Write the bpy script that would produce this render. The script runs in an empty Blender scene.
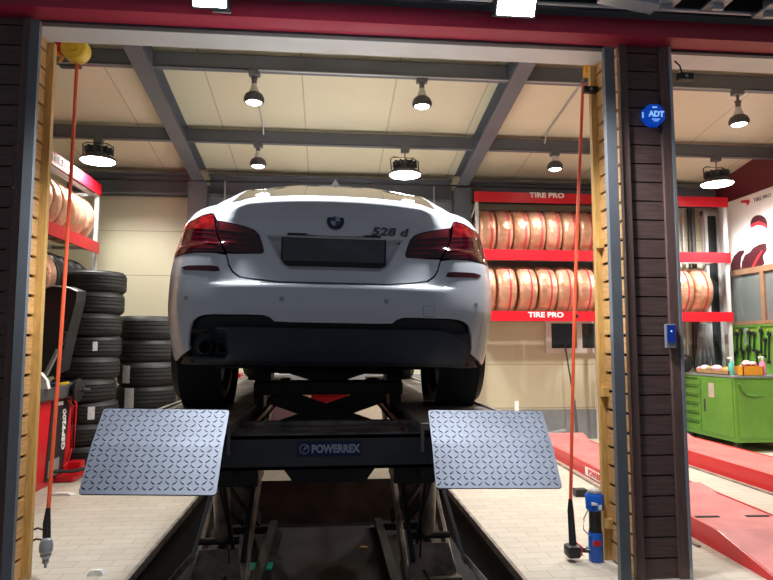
import bpy, bmesh, math, random
from mathutils import Vector, Matrix
random.seed(7)
PI = math.pi
SC = bpy.context.scene
COL = SC.collection

# ------------------------------------------------------------------ camera
F = 620.0
TH = math.atan((386.5-328)/F)
PH = math.atan((345-290)/F*math.cos(TH))
H = 1.35
cam = bpy.data.cameras.new('camera'); camo = bpy.data.objects.new('camera', cam); COL.objects.link(camo)
camo.location = (0, 0, H); camo.rotation_euler = (PI/2+PH, 0, -TH)
cam.sensor_width = 36; cam.lens = F/773*36; cam.clip_start = .05; cam.clip_end = 200
SC.camera = camo

def ray(px, py):
    x = (px-386.5)/F; y = (290-py)/F
    fy = math.cos(PH)-y*math.sin(PH); up = math.sin(PH)+y*math.cos(PH)
    return Vector((x*math.cos(TH)+fy*math.sin(TH), -x*math.sin(TH)+fy*math.cos(TH), up))
def at(px, py, X=None, Y=None, Z=None):
    r = ray(px, py)
    t = X/r.x if X is not None else Y/r.y if Y is not None else (Z-H)/r.z
    return Vector((0, 0, H))+r*t

# ------------------------------------------------------------------ materials
def mat(name, col, rough=.5, metal=0, noise=0, nscale=8, bump=0, bscale=60, coat=0, emit=None, estr=0, col2=None, spec=None, stretch=None):
    m = bpy.data.materials.new(name); m.use_nodes = True
    nt = m.node_tree; b = nt.nodes['Principled BSDF']
    b.inputs['Base Color'].default_value = (*col, 1); b.inputs['Roughness'].default_value = rough; b.inputs['Metallic'].default_value = metal
    if coat: b.inputs['Coat Weight'].default_value = coat; b.inputs['Coat Roughness'].default_value = .04
    if spec is not None: b.inputs['Specular IOR Level'].default_value = spec
    if emit: b.inputs['Emission Color'].default_value = (*emit, 1); b.inputs['Emission Strength'].default_value = estr
    tc = nt.nodes.new('ShaderNodeTexCoord'); src = tc.outputs['Object']
    if stretch:
        mp = nt.nodes.new('ShaderNodeMapping'); mp.inputs['Scale'].default_value = stretch
        nt.links.new(src, mp.inputs['Vector']); src = mp.outputs['Vector']
    if noise or col2:
        n = nt.nodes.new('ShaderNodeTexNoise'); n.inputs['Scale'].default_value = nscale; n.inputs['Detail'].default_value = 5
        nt.links.new(src, n.inputs['Vector'])
        r = nt.nodes.new('ShaderNodeValToRGB')
        c2 = col2 if col2 else tuple(max(0, c*(1-noise)) for c in col)
        r.color_ramp.elements[0].position = .35; r.color_ramp.elements[1].position = .65
        r.color_ramp.elements[0].color = (*c2, 1); r.color_ramp.elements[1].color = (*col, 1)
        nt.links.new(n.outputs['Fac'], r.inputs['Fac']); nt.links.new(r.outputs['Color'], b.inputs['Base Color'])
    if bump:
        n2 = nt.nodes.new('ShaderNodeTexNoise'); n2.inputs['Scale'].default_value = bscale; n2.inputs['Detail'].default_value = 4
        nt.links.new(src, n2.inputs['Vector'])
        bp = nt.nodes.new('ShaderNodeBump'); bp.inputs['Strength'].default_value = bump; bp.inputs['Distance'].default_value = .02
        nt.links.new(n2.outputs['Fac'], bp.inputs['Height']); nt.links.new(bp.outputs['Normal'], b.inputs['Normal'])
    return m

def floor_mat():
    m = mat('paver_floor', (.5, .44, .35), .7, noise=.2, nscale=2.2, bump=.1)
    nt = m.node_tree; b = nt.nodes['Principled BSDF']
    tc = nt.nodes.new('ShaderNodeTexCoord'); br = nt.nodes.new('ShaderNodeTexBrick')
    br.inputs['Scale'].default_value = 1.0; br.inputs['Mortar Size'].default_value = .004
    br.inputs['Brick Width'].default_value = .22; br.inputs['Row Height'].default_value = .11; br.inputs['Mortar Smooth'].default_value = .3
    br.inputs['Color1'].default_value = (.60, .53, .43, 1); br.inputs['Color2'].default_value = (.545, .48, .39, 1); br.inputs['Mortar'].default_value = (.42, .36, .285, 1)
    nt.links.new(tc.outputs['Object'], br.inputs['Vector'])
    n = nt.nodes.new('ShaderNodeTexNoise'); n.inputs['Scale'].default_value = 1.4; n.inputs['Detail'].default_value = 6
    nt.links.new(tc.outputs['Object'], n.inputs['Vector'])
    mr = nt.nodes.new('ShaderNodeMapRange'); mr.inputs['To Min'].default_value = .72; mr.inputs['To Max'].default_value = 1.18
    nt.links.new(n.outputs['Fac'], mr.inputs['Value'])
    mx = nt.nodes.new('ShaderNodeVectorMath'); mx.operation = 'SCALE'
    nt.links.new(br.outputs['Color'], mx.inputs[0]); nt.links.new(mr.outputs['Result'], mx.inputs['Scale'])
    nt.links.new(mx.outputs['Vector'], b.inputs['Base Color'])
    return m

def seam_mat(name, col, seam, axis, period, width, rough=.5, off=0.0, noise=.06):
    """panelling with thin seams every `period` metres along object axis"""
    m = mat(name, col, rough)
    nt = m.node_tree; b = nt.nodes['Principled BSDF']
    tc = nt.nodes.new('ShaderNodeTexCoord'); sx = nt.nodes.new('ShaderNodeSeparateXYZ'); nt.links.new(tc.outputs['Object'], sx.inputs[0])
    a = nt.nodes.new('ShaderNodeMath'); a.operation = 'ADD'; a.inputs[1].default_value = 100*period+off; nt.links.new(sx.outputs[axis], a.inputs[0])
    f = nt.nodes.new('ShaderNodeMath'); f.operation = 'MODULO'; f.inputs[1].default_value = period; nt.links.new(a.outputs[0], f.inputs[0])
    l = nt.nodes.new('ShaderNodeMath'); l.operation = 'LESS_THAN'; l.inputs[1].default_value = width; nt.links.new(f.outputs[0], l.inputs[0])
    n = nt.nodes.new('ShaderNodeTexNoise'); n.inputs['Scale'].default_value = 1.5; nt.links.new(tc.outputs['Object'], n.inputs['Vector'])
    r = nt.nodes.new('ShaderNodeValToRGB'); r.color_ramp.elements[0].color = (*[c*(1-noise*2) for c in col], 1); r.color_ramp.elements[1].color = (*col, 1)
    nt.links.new(n.outputs['Fac'], r.inputs['Fac'])
    mx = nt.nodes.new('ShaderNodeMix'); mx.data_type = 'RGBA'
    nt.links.new(l.outputs[0], mx.inputs['Factor']); nt.links.new(r.outputs['Color'], mx.inputs['A']); mx.inputs['B'].default_value = (*seam, 1)
    nt.links.new(mx.outputs['Result'], b.inputs['Base Color'])
    return m

M = {}
M['floor'] = floor_mat()
M['wall'] = seam_mat('cream_siding', (.62, .575, .41), (.36, .31, .2), 2, .62, .012, .5, off=.18)
M['ceil'] = seam_mat('cream_ceiling_panel', (.80, .765, .58), (.52, .48, .36), 0, 1.0, .016, .42, off=.3)
M['kick'] = mat('grey_render', (.26, .27, .28), .7, noise=.15)
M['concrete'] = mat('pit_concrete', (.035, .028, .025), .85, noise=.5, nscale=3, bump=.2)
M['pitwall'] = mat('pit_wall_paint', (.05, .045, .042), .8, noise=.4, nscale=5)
M['darkwood'] = mat('dark_stained_wood', (.16, .092, .078), .55, noise=.35, nscale=6, stretch=(1, 1, 12))
M['darkwood2'] = mat('brown_wood_strip', (.19, .108, .09), .5, noise=.25, nscale=6, stretch=(12, 12, 1))
M['wood'] = mat('amber_varnished_wood', (.78, .45, .18), .4, noise=.3, nscale=7, stretch=(1, 1, 9))
M['woodtrim'] = mat('amber_wood_trim', (.72, .43, .13), .4, noise=.25, nscale=8, stretch=(8, 8, 1))
M['gap'] = mat('board_gap', (.012, .01, .01), .9)
M['steel'] = mat('grey_painted_steel', (.155, .165, .18), .45, noise=.1)
M['beam'] = mat('grey_roof_steel', (.135, .15, .18), .5, noise=.12, nscale=3)
M['edge'] = mat('galvanised_edge', (.5, .53, .56), .35, .6)
M['white'] = mat('white_painted_panel', (.85, .84, .82), .4, noise=.1, nscale=3)
M['redbeam'] = mat('crimson_gloss_paint', (.36, .018, .045), .4)
M['canopy'] = mat('dark_canopy_sheet', (.05, .05, .058), .5, noise=.3, nscale=4)
M['rackred'] = mat('red_rack_enamel', (.60, .006, .018), .4)
M['rackwhite'] = mat('white_rack_enamel', (.6, .6, .6), .45)
M['rackback'] = mat('grey_backing_sheet', (.16, .16, .165), .7, noise=.2)
M['rubber'] = mat('tyre_rubber', (.02, .02, .021), .55, noise=.3, nscale=40, spec=.45)
M['rubber2'] = mat('tyre_rubber_road', (.008, .008, .009), .65)
M['foil'] = mat('copper_wrapping_film', (.78, .45, .31), .3, .4, bump=.9, bscale=14, col2=(.55, .27, .16), nscale=5)
M['foil2'] = mat('brown_wrapping_film', (.30, .13, .08), .35, .4, bump=.8, bscale=14)
M['stripe'] = mat('red_wrap_stripe', (.6, .03, .06), .4)
M['sticker'] = mat('white_paper_sticker', (.7, .7, .7), .6, col2=(.5, .5, .52), nscale=60)
M['letter'] = mat('white_lettering', (.85, .85, .85), .5)
M['letterdark'] = mat('dark_lettering', (.05, .05, .06), .5)
M['paint'] = mat('white_car_paint', (.74, .75, .775), .25, coat=.6)
M['lens'] = mat('dark_red_lens', (.03, .001, .004), .12, coat=.5)
M['lensbright'] = mat('bright_red_lens', (.26, .010, .010), .14, coat=.5, col2=(.09, .002, .004), nscale=26)
M['lensmid'] = mat('pinkish_red_reflector', (.12, .010, .014), .2, coat=.5)
M['lensbar'] = mat('red_light_bar', (.085, .002, .005), .15, coat=.5)
M['reflector'] = mat('maroon_reflector', (.055, .001, .006), .15, coat=.4)
M['blackplastic'] = mat('black_car_plastic', (.012, .013, .016), .5)
M['diff'] = mat('navy_black_diffuser', (.022, .034, .052), .4)
M['under'] = mat('black_underbody', (.008, .008, .008), .8)
M['chrome'] = mat('chrome', (.75, .76, .78), .12, 1)
M['darkchrome'] = mat('dark_chrome', (.12, .12, .13), .25, 1)
M['exhaust'] = mat('sooty_exhaust_steel', (.03, .03, .032), .35, .8)
M['glass'] = mat('tinted_car_glass', (.015, .016, .015), .03, coat=1, spec=1)
M['plate'] = mat('grey_number_plate', (.10, .105, .115), .5, noise=.3, nscale=9)
M['lblue'] = mat('emblem_blue', (.02, .07, .16), .3); M['lwhite'] = mat('emblem_white', (.38, .42, .48), .3)
M['black'] = mat('black_plastic', (.015, .015, .017), .45)
M['lift'] = mat('dark_lift_steel', (.065, .072, .08), .5, noise=.3, nscale=5)
M['liftdark'] = mat('greasy_black_steel', (.022, .022, .022), .5, noise=.4, nscale=9)
M['liftworn'] = mat('worn_greasy_steel', (.36, .31, .26), .42, .2, col2=(.12, .10, .09), nscale=8)
M['runway'] = mat('worn_runway_steel', (.32, .285, .24), .55, col2=(.17, .15, .13), nscale=4)
M['rust'] = mat('rusty_rail', (.30, .12, .10), .5, noise=.4, nscale=10)
M['tread'] = mat('galvanised_tread_plate', (.135, .15, .185), .5, .3, noise=.25, nscale=5)
M['signblue'] = mat('navy_sign', (.008, .02, .10), .4)
M['signtext'] = mat('pale_sign_text', (.45, .52, .66), .5)
M['red'] = mat('red_machine_enamel', (.62, .012, .02), .3)
M['liftred'] = mat('faded_red_lift_paint', (.66, .085, .085), .5, col2=(.52, .05, .055), nscale=7, bump=.1, bscale=200)
M['liftredtop'] = mat('dusty_red_lift_top', (.72, .20, .19), .55, col2=(.6, .15, .145), nscale=5, bump=.15, bscale=220)
M['hose'] = mat('orange_red_hose', (.85, .12, .045), .4)
M['yellow'] = mat('yellow_reel', (.9, .62, .05), .35); M['amber'] = mat('amber_reel_housing', (.75, .32, .03), .4)
M['lamp'] = mat('lit_lamp', (1, 1, 1), .4, emit=(1, .98, .94), estr=22)
M['flood'] = mat('lit_floodlight', (1, 1, 1), .4, emit=(.93, .95, 1), estr=45)
M['lampbody'] = mat('grey_lamp_casting', (.10, .10, .11), .45, .4); M['lampneck'] = mat('white_bulb_neck', (.75, .74, .70), .4)
M['green'] = mat('green_cabinet_enamel', (.145, .37, .05), .4, noise=.15, nscale=5)
M['greendark'] = mat('dark_green_strap', (.08, .22, .03), .6)
M['pullgreen'] = mat('dark_green_drawer_pull', (.03, .07, .015), .8)  # very dark green for the drawer pulls
M['windowglass'] = mat('dark_window_glass', (.03, .035, .04), .05, coat=.5)
M['greyglass'] = mat('reflective_grey_glass', (.16, .19, .19), .08, coat=.8)
M['framebrown'] = mat('brown_window_frame', (.32, .19, .11), .45, noise=.2)
M['pvc'] = mat('white_window_frame', (.66, .60, .55), .4)
M['poster'] = mat('white_poster_panel', (.88, .86, .84), .35)
M['maroon'] = mat('maroon_fascia', (.14, .015, .025), .5)
M['posterdark'] = mat('poster_dark_maroon', (.06, .008, .015), .5); M['posterred'] = mat('poster_red', (.6, .03, .04), .5); M['skin'] = mat('poster_pale_face', (.9, .82, .78), .5)
M['blue'] = mat('blue_plastic', (.01, .12, .6), .35)
M['adtblue'] = mat('lit_blue_sign', (.01, .06, .5), .3, emit=(.0, .10, .85), estr=.3)
M['adtlight'] = mat('lit_pale_blue_mark', (.2, .5, .9), .3, emit=(.3, .6, 1), estr=.7)
M['screen'] = mat('blue_lit_screen', (.01, .03, .2), .2, emit=(.01, .04, .5), estr=.2)
M['silver'] = mat('silver_plastic', (.38, .4, .42), .35, .4)
M['cardboard'] = mat('cardboard', (.5, .3, .13), .8, noise=.2)
M['orange'] = mat('orange_plastic', (.8, .32, .02), .5)
M['pink'] = mat('pink_plastic', (.75, .2, .4), .4); M['pinkpale'] = mat('pale_pink_card', (.75, .5, .62), .6)
M['teal'] = mat('teal_plastic', (.10, .45, .38), .4); M['tealled'] = mat('teal_led_strip', (.0, .3, .2), .5, emit=(0, .5, .35), estr=.06)
M['rag'] = mat('mixed_rags', (.75, .7, .7), .9, col2=(.6, .08, .1), nscale=30)
M['tissue'] = mat('white_tissue', (.85, .85, .82), .9)
M['greybench'] = mat('grey_bench_top', (.25, .26, .27), .5); M['creambench'] = mat('cream_bench_front', (.55, .5, .4), .5)

# ------------------------------------------------------------------ mesh helpers
class MB:
    def __init__(s): s.bm = bmesh.new()
    def box(s, c, size, rot=None, bev=0):
        r = bmesh.ops.create_cube(s.bm, size=1)
        vs = r['verts']
        mtx = Matrix.Translation(c) @ (rot.to_matrix().to_4x4() if rot is not None and not isinstance(rot, Matrix) else (rot if rot is not None else Matrix())) @ Matrix.Diagonal((*size, 1))
        bmesh.ops.transform(s.bm, matrix=mtx, verts=vs)
        if bev:
            es = list({e for v in vs for e in v.link_edges})
            bmesh.ops.bevel(s.bm, geom=es, offset=bev, segments=2, affect='EDGES', profile=.5)
        return s
    def b2(s, a, b, bev=0):
        a = Vector(a); b = Vector(b)
        return s.box((a+b)/2, tuple(abs(v) for v in (b-a)), bev=bev)
    def bar(s, p0, p1, w, h, bev=0, up=(0, 0, 1)):
        p0 = Vector(p0); p1 = Vector(p1); d = (p1-p0); L = d.length; d.normalize()
        upv = Vector(up)
        if abs(d.dot(upv)) > .98: upv = Vector((0, 1, 0))
        x = d.cross(upv).normalized(); z = x.cross(d).normalized()
        m = Matrix((x, d, z)).transposed().to_4x4()
        return s.box((p0+p1)/2, (w, L, h), rot=m, bev=bev)
    def cyl(s, p0, p1, r, r2=None, seg=20, caps=True):
        p0 = Vector(p0); p1 = Vector(p1); d = p1-p0
        q = d.to_track_quat('Z', 'Y').to_matrix().to_4x4()
        bmesh.ops.create_cone(s.bm, cap_ends=caps, segments=seg, radius1=r, radius2=r if r2 is None else r2, depth=d.length, matrix=Matrix.Translation((p0+p1)/2) @ q)
        return s
    def tube(s, pts, r, seg=8):
        pts = [Vector(p) for p in pts]; rings = []
        n = len(pts)
        ref = Vector((0, 0, 1))
        d0 = (pts[1]-pts[0]).normalized()
        if abs(d0.dot(ref)) > .9: ref = Vector((1, 0, 0))
        for i, p in enumerate(pts):
            d = (pts[min(i+1, n-1)]-pts[max(i-1, 0)]).normalized()
            x = ref.cross(d).normalized(); y = d.cross(x).normalized()
            rings.append([s.bm.verts.new(p+(x*math.cos(a)+y*math.sin(a))*r) for a in [k*2*PI/seg for k in range(seg)]])
        for a, b in zip(rings, rings[1:]):
            for k in range(seg): s.bm.faces.new((a[k], a[(k+1) % seg], b[(k+1) % seg], b[k]))
        s.bm.faces.new(rings[0][::-1]); s.bm.faces.new(rings[-1])
        return s
    def lathe(s, prof, seg=32, axis='Z', c=(0, 0, 0), mod=None, close=False):
        rings = []
        for j, (r, h) in enumerate(prof):
            ring = []
            for k in range(seg):
                a = 2*PI*k/seg; rr = r if mod is None else mod(r, h, j, k)
                if axis == 'Z': v = (rr*math.cos(a), rr*math.sin(a), h)
                elif axis == 'X': v = (h, rr*math.cos(a), rr*math.sin(a))
                else: v = (rr*math.cos(a), h, rr*math.sin(a))
                ring.append(s.bm.verts.new(Vector(v)+Vector(c)))
            rings.append(ring)
        pr = list(zip(rings, rings[1:]))
        if close: pr.append((rings[-1], rings[0]))
        for a, b in pr:
            for k in range(seg): s.bm.faces.new((a[k], a[(k+1) % seg], b[(k+1) % seg], b[k]))
        return s
    def prism(s, poly, fn0, fn1):
        """poly: 2D points, fn0/fn1 map (a,b)->3D for both caps"""
        v0 = [s.bm.verts.new(fn0(*p)) for p in poly]; v1 = [s.bm.verts.new(fn1(*p)) for p in poly]
        n = len(poly)
        s.bm.faces.new(v0); s.bm.faces.new(v1[::-1])
        for i in range(n): s.bm.faces.new((v0[i], v0[(i+1) % n], v1[(i+1) % n], v1[i]))
        return s
    def sphere(s, c, r, scale=(1, 1, 1), seg=16):
        bmesh.ops.create_uvsphere(s.bm, u_segments=seg, v_segments=seg//2+2, radius=r, matrix=Matrix.Translation(c) @ Matrix.Diagonal((*scale, 1)))
        return s
    def build(s, name, m, parent=None, smooth=False, loc=None, angle=35):
        bmesh.ops.recalc_face_normals(s.bm, faces=s.bm.faces)
        if loc is not None:
            bmesh.ops.translate(s.bm, verts=s.bm.verts, vec=-Vector(loc))
        me = bpy.data.meshes.new(name); s.bm.to_mesh(me); s.bm.free()
        me.materials.append(m)
        o = bpy.data.objects.new(name, me); COL.objects.link(o)
        if loc is not None: o.location = loc
        if parent: o.parent = parent
        if smooth:
            for p in me.polygons: p.use_smooth = True
            me.set_sharp_from_angle(angle=math.radians(angle))
        return o

def tag(o, label=None, cat=None, group=None, kind=None):
    if label: o['label'] = label
    if cat: o['category'] = cat
    if group: o['group'] = group
    if kind: o['kind'] = kind
    return o
def thing(name, label, cat, loc=(0, 0, 0), rz=0, group=None):
    o = bpy.data.objects.new(name, None); COL.objects.link(o); o.empty_display_size = .1
    o.location = loc; o.rotation_euler = (0, 0, rz)
    return tag(o, label, cat, group)
def struct(o): o['kind'] = 'structure'; return o
def copy_tree(o, parent=None):
    c = o.copy(); COL.objects.link(c)
    if parent: c.parent = parent
    for ch in list(o.children): copy_tree(ch, c)
    return c
def clone(o, loc, label, group=None, rot=None):
    c = copy_tree(o); c.location = loc; c['label'] = label
    if rot is not None: c.rotation_euler = rot
    if group: c['group'] = group
    return c
def text(s, name, m, parent, loc, rot, size, xs=1.0, ext=.002, label=None, bold=0.0, align='CENTER', shear=0):
    cu = bpy.data.curves.new('t', 'FONT'); cu.body = s; cu.size = size; cu.extrude = ext; cu.align_x = align; cu.align_y = 'CENTER'; cu.offset = bold; cu.shear = shear
    cu.resolution_u = 3
    to = bpy.data.objects.new('t', cu); COL.objects.link(to)
    bpy.context.view_layer.update()
    me = bpy.data.meshes.new_from_object(to.evaluated_get(bpy.context.evaluated_depsgraph_get()))
    bpy.data.objects.remove(to)
    me.name = name; me.materials.clear(); me.materials.append(m)
    o = bpy.data.objects.new(name, me); COL.objects.link(o)
    o.location = loc; o.rotation_euler = rot; o.scale = (xs, 1, 1)
    if parent: o.parent = parent
    if label: o['label'] = label
    return o
FRONT = (PI/2, 0, 0)          # text facing the camera side (-Y)
ORD = ['first', 'second', 'third', 'fourth', 'fifth', 'sixth', 'seventh', 'eighth', 'ninth', 'tenth', 'eleventh', 'twelfth', 'thirteenth', 'fourteenth', 'fifteenth', 'sixteenth']

# ------------------------------------------------------------------ room shell
YB = 8.8; XL = -3.6; XR = 5.9; YF = 3.6; YI = 3.9
PX = 1.145; PY0 = 1.6; PY1 = 6.4
f = MB()
for a, b in [((-5, 3.4), (-PX, YB)), ((PX, 3.4), (8, YB)), ((-PX, PY1), (PX, YB))]:
    f.b2((a[0], a[1], -.08), (b[0], b[1], 0))
g_ = MB()
for a, b in [((-5, -3), (-PX, 3.4)), ((PX, -3), (8, 3.4)), ((-PX, -3), (PX, PY0))]:
    g_.b2((a[0], a[1], -.08), (b[0], b[1], 0))
struct(g_.build('floor_forecourt', mat('dark_unseen_ground', (.12, .117, .11), .85, noise=.3, nscale=30, bump=.2)))  # unseen outside ground, colour darkened to cut bounce light on the car's rear
struct(f.build('floor', M['floor']))
w = MB()
w.b2((-PX-.1, PY0, -.6), (-PX, PY1, -.002)); w.b2((PX, PY0, -.6), (PX+.1, PY1, -.002)); w.b2((-PX, PY0-.1, -.6), (PX, PY0, -.002))
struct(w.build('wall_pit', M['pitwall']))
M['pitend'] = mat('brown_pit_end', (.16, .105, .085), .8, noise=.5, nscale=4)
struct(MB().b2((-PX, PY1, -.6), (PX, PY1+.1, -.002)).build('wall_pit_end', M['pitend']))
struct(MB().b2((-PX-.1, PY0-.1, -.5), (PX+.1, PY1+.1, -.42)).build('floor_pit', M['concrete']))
k = MB()
for sx in (-1, 1): k.b2((sx*PX-.012, PY0, -.05), (sx*PX+.012, PY1, .003))
struct(k.build('trim_1', M['liftworn']))

def ceil_z(y): return 4.05-.155*(y-5.57)+.24
struct(MB().b2((XL-.1, YB, 0), (XR+.1, YB+.12, 4.2)).build('wall_back', M['wall']))
struct(MB().b2((XL-.12, YI, 0), (XL, YB+.1, 4.7)).build('wall_left', M['wall']))
struct(MB().b2((XR, YF, 0), (XR+.12, YB+.1, 4.7)).build('wall_right', M['wall']))
cm = MB()
cm.prism([(3.7, ceil_z(3.7)), (YB+.12, ceil_z(YB+.12)), (YB+.12, ceil_z(YB+.12)+.1), (3.7, ceil_z(3.7)+.1)], lambda a, b: (XL-.1, a, b), lambda a, b: (XR+.1, a, b))
struct(cm.build('ceiling', M['ceil']))
struct(MB().b2((XL, YB-.02, 0), (XR, YB, .42)).build('baseboard_back', M['kick']))
# wall above the openings and the white header box
HZ = 3.235
struct(MB().b2((XL-.1, YF, HZ), (XR+.1, YI, HZ+.14)).build('trim_2', M['white']))
struct(MB().b2((XL-.1, YF+.02, HZ+.14), (XR+.1, YI, 4.7)).build('wall_front', M['white']))
struct(MB().b2((-1.74, YF+.09, HZ-.004), (1.74, YF+.10, HZ)).build('trim_3', M['steel']))
# steel angle under red beam
struct(MB().b2((-1.66, 3.565, 3.185), (1.70, 3.6, 3.235)).b2((2.10, 3.565, 3.185), (XR, 3.6, 3.235)).build('trim_4', M['canopy']))

# roof steel
def ibeam(p0, p1, w, h, t=.012, up=(0, 0, 1), open_=False):
    m = MB(); p0 = Vector(p0); p1 = Vector(p1)
    d = (p1-p0).normalized(); u = Vector(up); x = d.cross(u).normalized(); z = x.cross(d).normalized()
    for off, ww, hh in [(z*(h/2-t/2), w, t), (-z*(h/2-t/2), w, t), (Vector(), t, h)]:
        m.bar(p0+off, p1+off, ww, hh, up=up)
    return m
def zr(y): return 4.05-.155*(y-5.57)
for X, lab in ((-1.8, 'grey sloping steel rafter above the left half of the bay'), (1.9, 'grey sloping steel rafter above the right half of the bay')):
    tag(ibeam((X, YI+.05, zr(YI+.05)+.13), (X, YB-.1, zr(YB-.1)+.13), .17, .22).build('steel_rafter', M['beam']), lab, 'rafter', 'steel roof rafters')
    tag(ibeam((X, YB-.14, 0), (X, YB-.14, zr(YB-.1)+.02), .25, .2, up=(0, 1, 0)).build('steel_column', M['beam']),
        'grey steel column on the back wall under the %s rafter' % ('left' if X < 0 else 'right'), 'column', 'steel columns at the back wall')
def purlin(y, lab, z0):
    m = MB()
    for a, b in ((XL, -1.89), (-1.71, 1.81), (1.99, XR)):
        m.b2((a, y-.035, z0), (b, y-.028, z0+.15)).b2((a, y-.035, z0), (b, y+.05, z0+.008)).b2((a, y-.035, z0+.142), (b, y+.05, z0+.15))
    return tag(m.build('steel_purlin', M['beam']), lab, 'purlin', 'steel roof purlins')
purlin(6.0, 'grey steel purlin across the ceiling nearest the white header', 4.04)
purlin(7.5, 'grey steel purlin halfway up the sloping ceiling', 3.80)
m = MB()
for a, b in ((XL, -1.93), (-1.67, 1.77), (2.03, XR)):
    m.b2((a, YB-.16, 3.42), (b, YB, 3.44)).b2((a, YB-.03, 3.42), (b, YB, 3.72)).b2((a, YB-.16, 3.70), (b, YB, 3.72))
tag(m.build('eave_beam', M['beam']), 'grey channel steel beam along the top of the back wall', 'beam')
tag(MB().tube([(XL+.1, YB-.2, 3.60), (-2.0, YB-.22, 3.59), (-.5, YB-.26, 3.60), (2.2, YB-.26, 3.61), (4.5, YB-.22, 3.6)], .014).build('air_pipe', M['black'], smooth=True), 'thin black pipe running along the eave beam at the back wall', 'pipe')
struct(MB().b2((XR-.03, 5.0, 3.46), (XR, YB, 3.95)).build('trim_5', M['maroon']))
struct(MB().b2((-1.68, YB-.03, 3.0), (1.78, YB-.005, 3.43)).build('trim_6', M['kick']))

# ------------------------------------------------------------------ facade
def boards(name, x0, x1, y, z0, z1, pitch, m, label, depth=.02, gap=.009, face=-1):
    b = MB(); z = z0
    while z < z1-.01:
        b.b2((x0, y, z+gap/2), (x1, y+depth, min(z+pitch-gap/2, z1))); z += pitch
    return b
# right pillar between the two bays
pil = thing('cladded_pillar', 'dark brown timber clad pillar right of the lift bay', 'pillar', (1.93, 3.7, 0))
def P(mb, name, m, par=pil, **k): return mb.build(name, m, par, loc=None, **k)
def loc_parent(o, par):
    o.parent = par; o.matrix_parent_inverse = Matrix.Translation(-Vector(par.location)) if par.rotation_euler.z == 0 else par.matrix_basis.inverted(); return o
def part(mb, name, m, par, smooth=False, label=None, kind=None, angle=35):
    """geometry given in world coordinates, parented to thing/part (translated into its frame)"""
    bpy.context.view_layer.update()
    o = mb.build(name, m, None, smooth=smooth, angle=angle)
    inv = par.matrix_world.inverted()
    o.data.transform(inv); o.parent = par
    if label: o['label'] = label
    if kind: o['kind'] = kind
    return o
part(MB().b2((1.812, 3.575, 0), (2.09, 3.90, HZ)), 'core', M['gap'], pil)
part(boards('x', 1.825, 2.04, 3.555, 0.0, 3.20, .117, None, None), 'cladding_board', M['darkwood'], pil)
part(MB().b2((1.778, 3.535, 0), (1.826, 3.575, 3.2), bev=.002), 'corner_strip', M['darkwood2'], pil)
part(MB().b2((2.038, 3.535, 0), (2.095, 3.575, 3.2), bev=.002), 'corner_strip', M['darkwood2'], pil)
part(MB().b2((2.095, 3.53, 0), (2.113, 3.9, 3.2)), 'metal_edge', M['edge'], pil)
bb = MB(); z = 0.0
while z < HZ-.02: bb.b2((1.79, 3.578, z+.011), (1.812, 3.89, min(z+.11, HZ-.004))); z += .117
part(bb, 'reveal_board', M['wood'], pil)
part(MB().b2((1.748, 3.89, 0), (1.84, 3.93, HZ-.01), bev=.003), 'amber_trim', M['woodtrim'], pil)
for zc_ in (.2, 1.02, 1.98): part(MB().b2((1.75, 3.85, zc_), (1.79, 3.889, zc_+.06)), 'trim_crosspiece', M['woodtrim'], pil)
tag(MB().b2((1.665, 3.50, 0), (1.672, 3.54, 3.165)).b2((1.672, 3.50, 0), (1.728, 3.507, 3.165)).b2((1.721, 3.507, 0), (1.728, 3.54, 3.165)).build('shutter_rail', M['steel']), 'grey steel shutter rail standing at the right side of the lift bay', 'shutter rail', 'grey shutter rails')
# left pillar
pl = thing('cladded_pillar', 'dark timber clad pillar at the left edge of the lift bay', 'pillar', (-2.2, 3.7, 0))
part(MB().b2((-2.7, 3.575, 0), (-1.777, 3.90, HZ)), 'core', M['gap'], pl)
part(boards('x', -2.7, -1.72, 3.56, 0.0, 3.20, .117, None, None), 'cladding_board', M['darkwood'], pl)
part(MB().b2((-1.73, 3.535, 0), (-1.687, 3.575, 3.2), bev=.002), 'corner_strip', M['darkwood2'], pl)
bb = MB(); z = 0.0
while z < HZ-.02: bb.b2((-1.777, 3.60, z+.011), (-1.755, 3.89, min(z+.11, HZ-.004))); z += .117
part(bb, 'reveal_board', M['wood'], pl)
part(MB().b2((-1.80, 3.89, 0), (-1.71, 3.93, HZ-.01), bev=.003), 'amber_trim', M['woodtrim'], pl)
tag(MB().b2((-1.675, 3.50, 0), (-1.623, 3.507, 3.165)).b2((-1.63, 3.507, 0), (-1.623, 3.53, 3.165)).b2((-1.675, 3.507, 0), (-1.668, 3.53, 3.165)).build('shutter_rail', M['steel']), 'grey steel shutter rail standing at the left side of the lift bay', 'shutter rail', 'grey shutter rails')
struct(MB().b2((XL-.1, 3.58, 0), (-2.7, 3.88, HZ)).build('trim_7', M['darkwood']))

# red round beam and canopy
rb = MB()
prof = [(3.50, 3.2), (3.44, 3.21), (3.425, 3.24), (3.42, 3.275), (3.43, 3.31), (3.46, 3.325), (3.598, 3.33), (3.598, 3.2)]
rb.prism(prof, lambda a, b: (XL-.6, a, b), lambda a, b: (XR+.8, a, b))
tag(rb.build('red_fascia_beam', M['redbeam'], smooth=True), 'long glossy crimson beam across the top of both bays', 'beam')
cn = thing('canopy', 'dark metal canopy with pale pipe above the crimson beam', 'canopy', (0, 3.4, 3.4))
part(MB().b2((-4, 2.9, 3.47), (7, 3.6, 3.49)).b2((-4, 3.40, 3.345), (7, 3.42, 3.47)).b2((-4, 3.18, 3.40), (7, 3.26, 3.47)), 'canopy_sheet', M['canopy'], cn)
part(MB().tube([(-4, 3.36, 3.34), (7, 3.36, 3.34)], .012), 'pale_pipe', M['edge'], cn, smooth=True, label='pale grey pipe')
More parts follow.
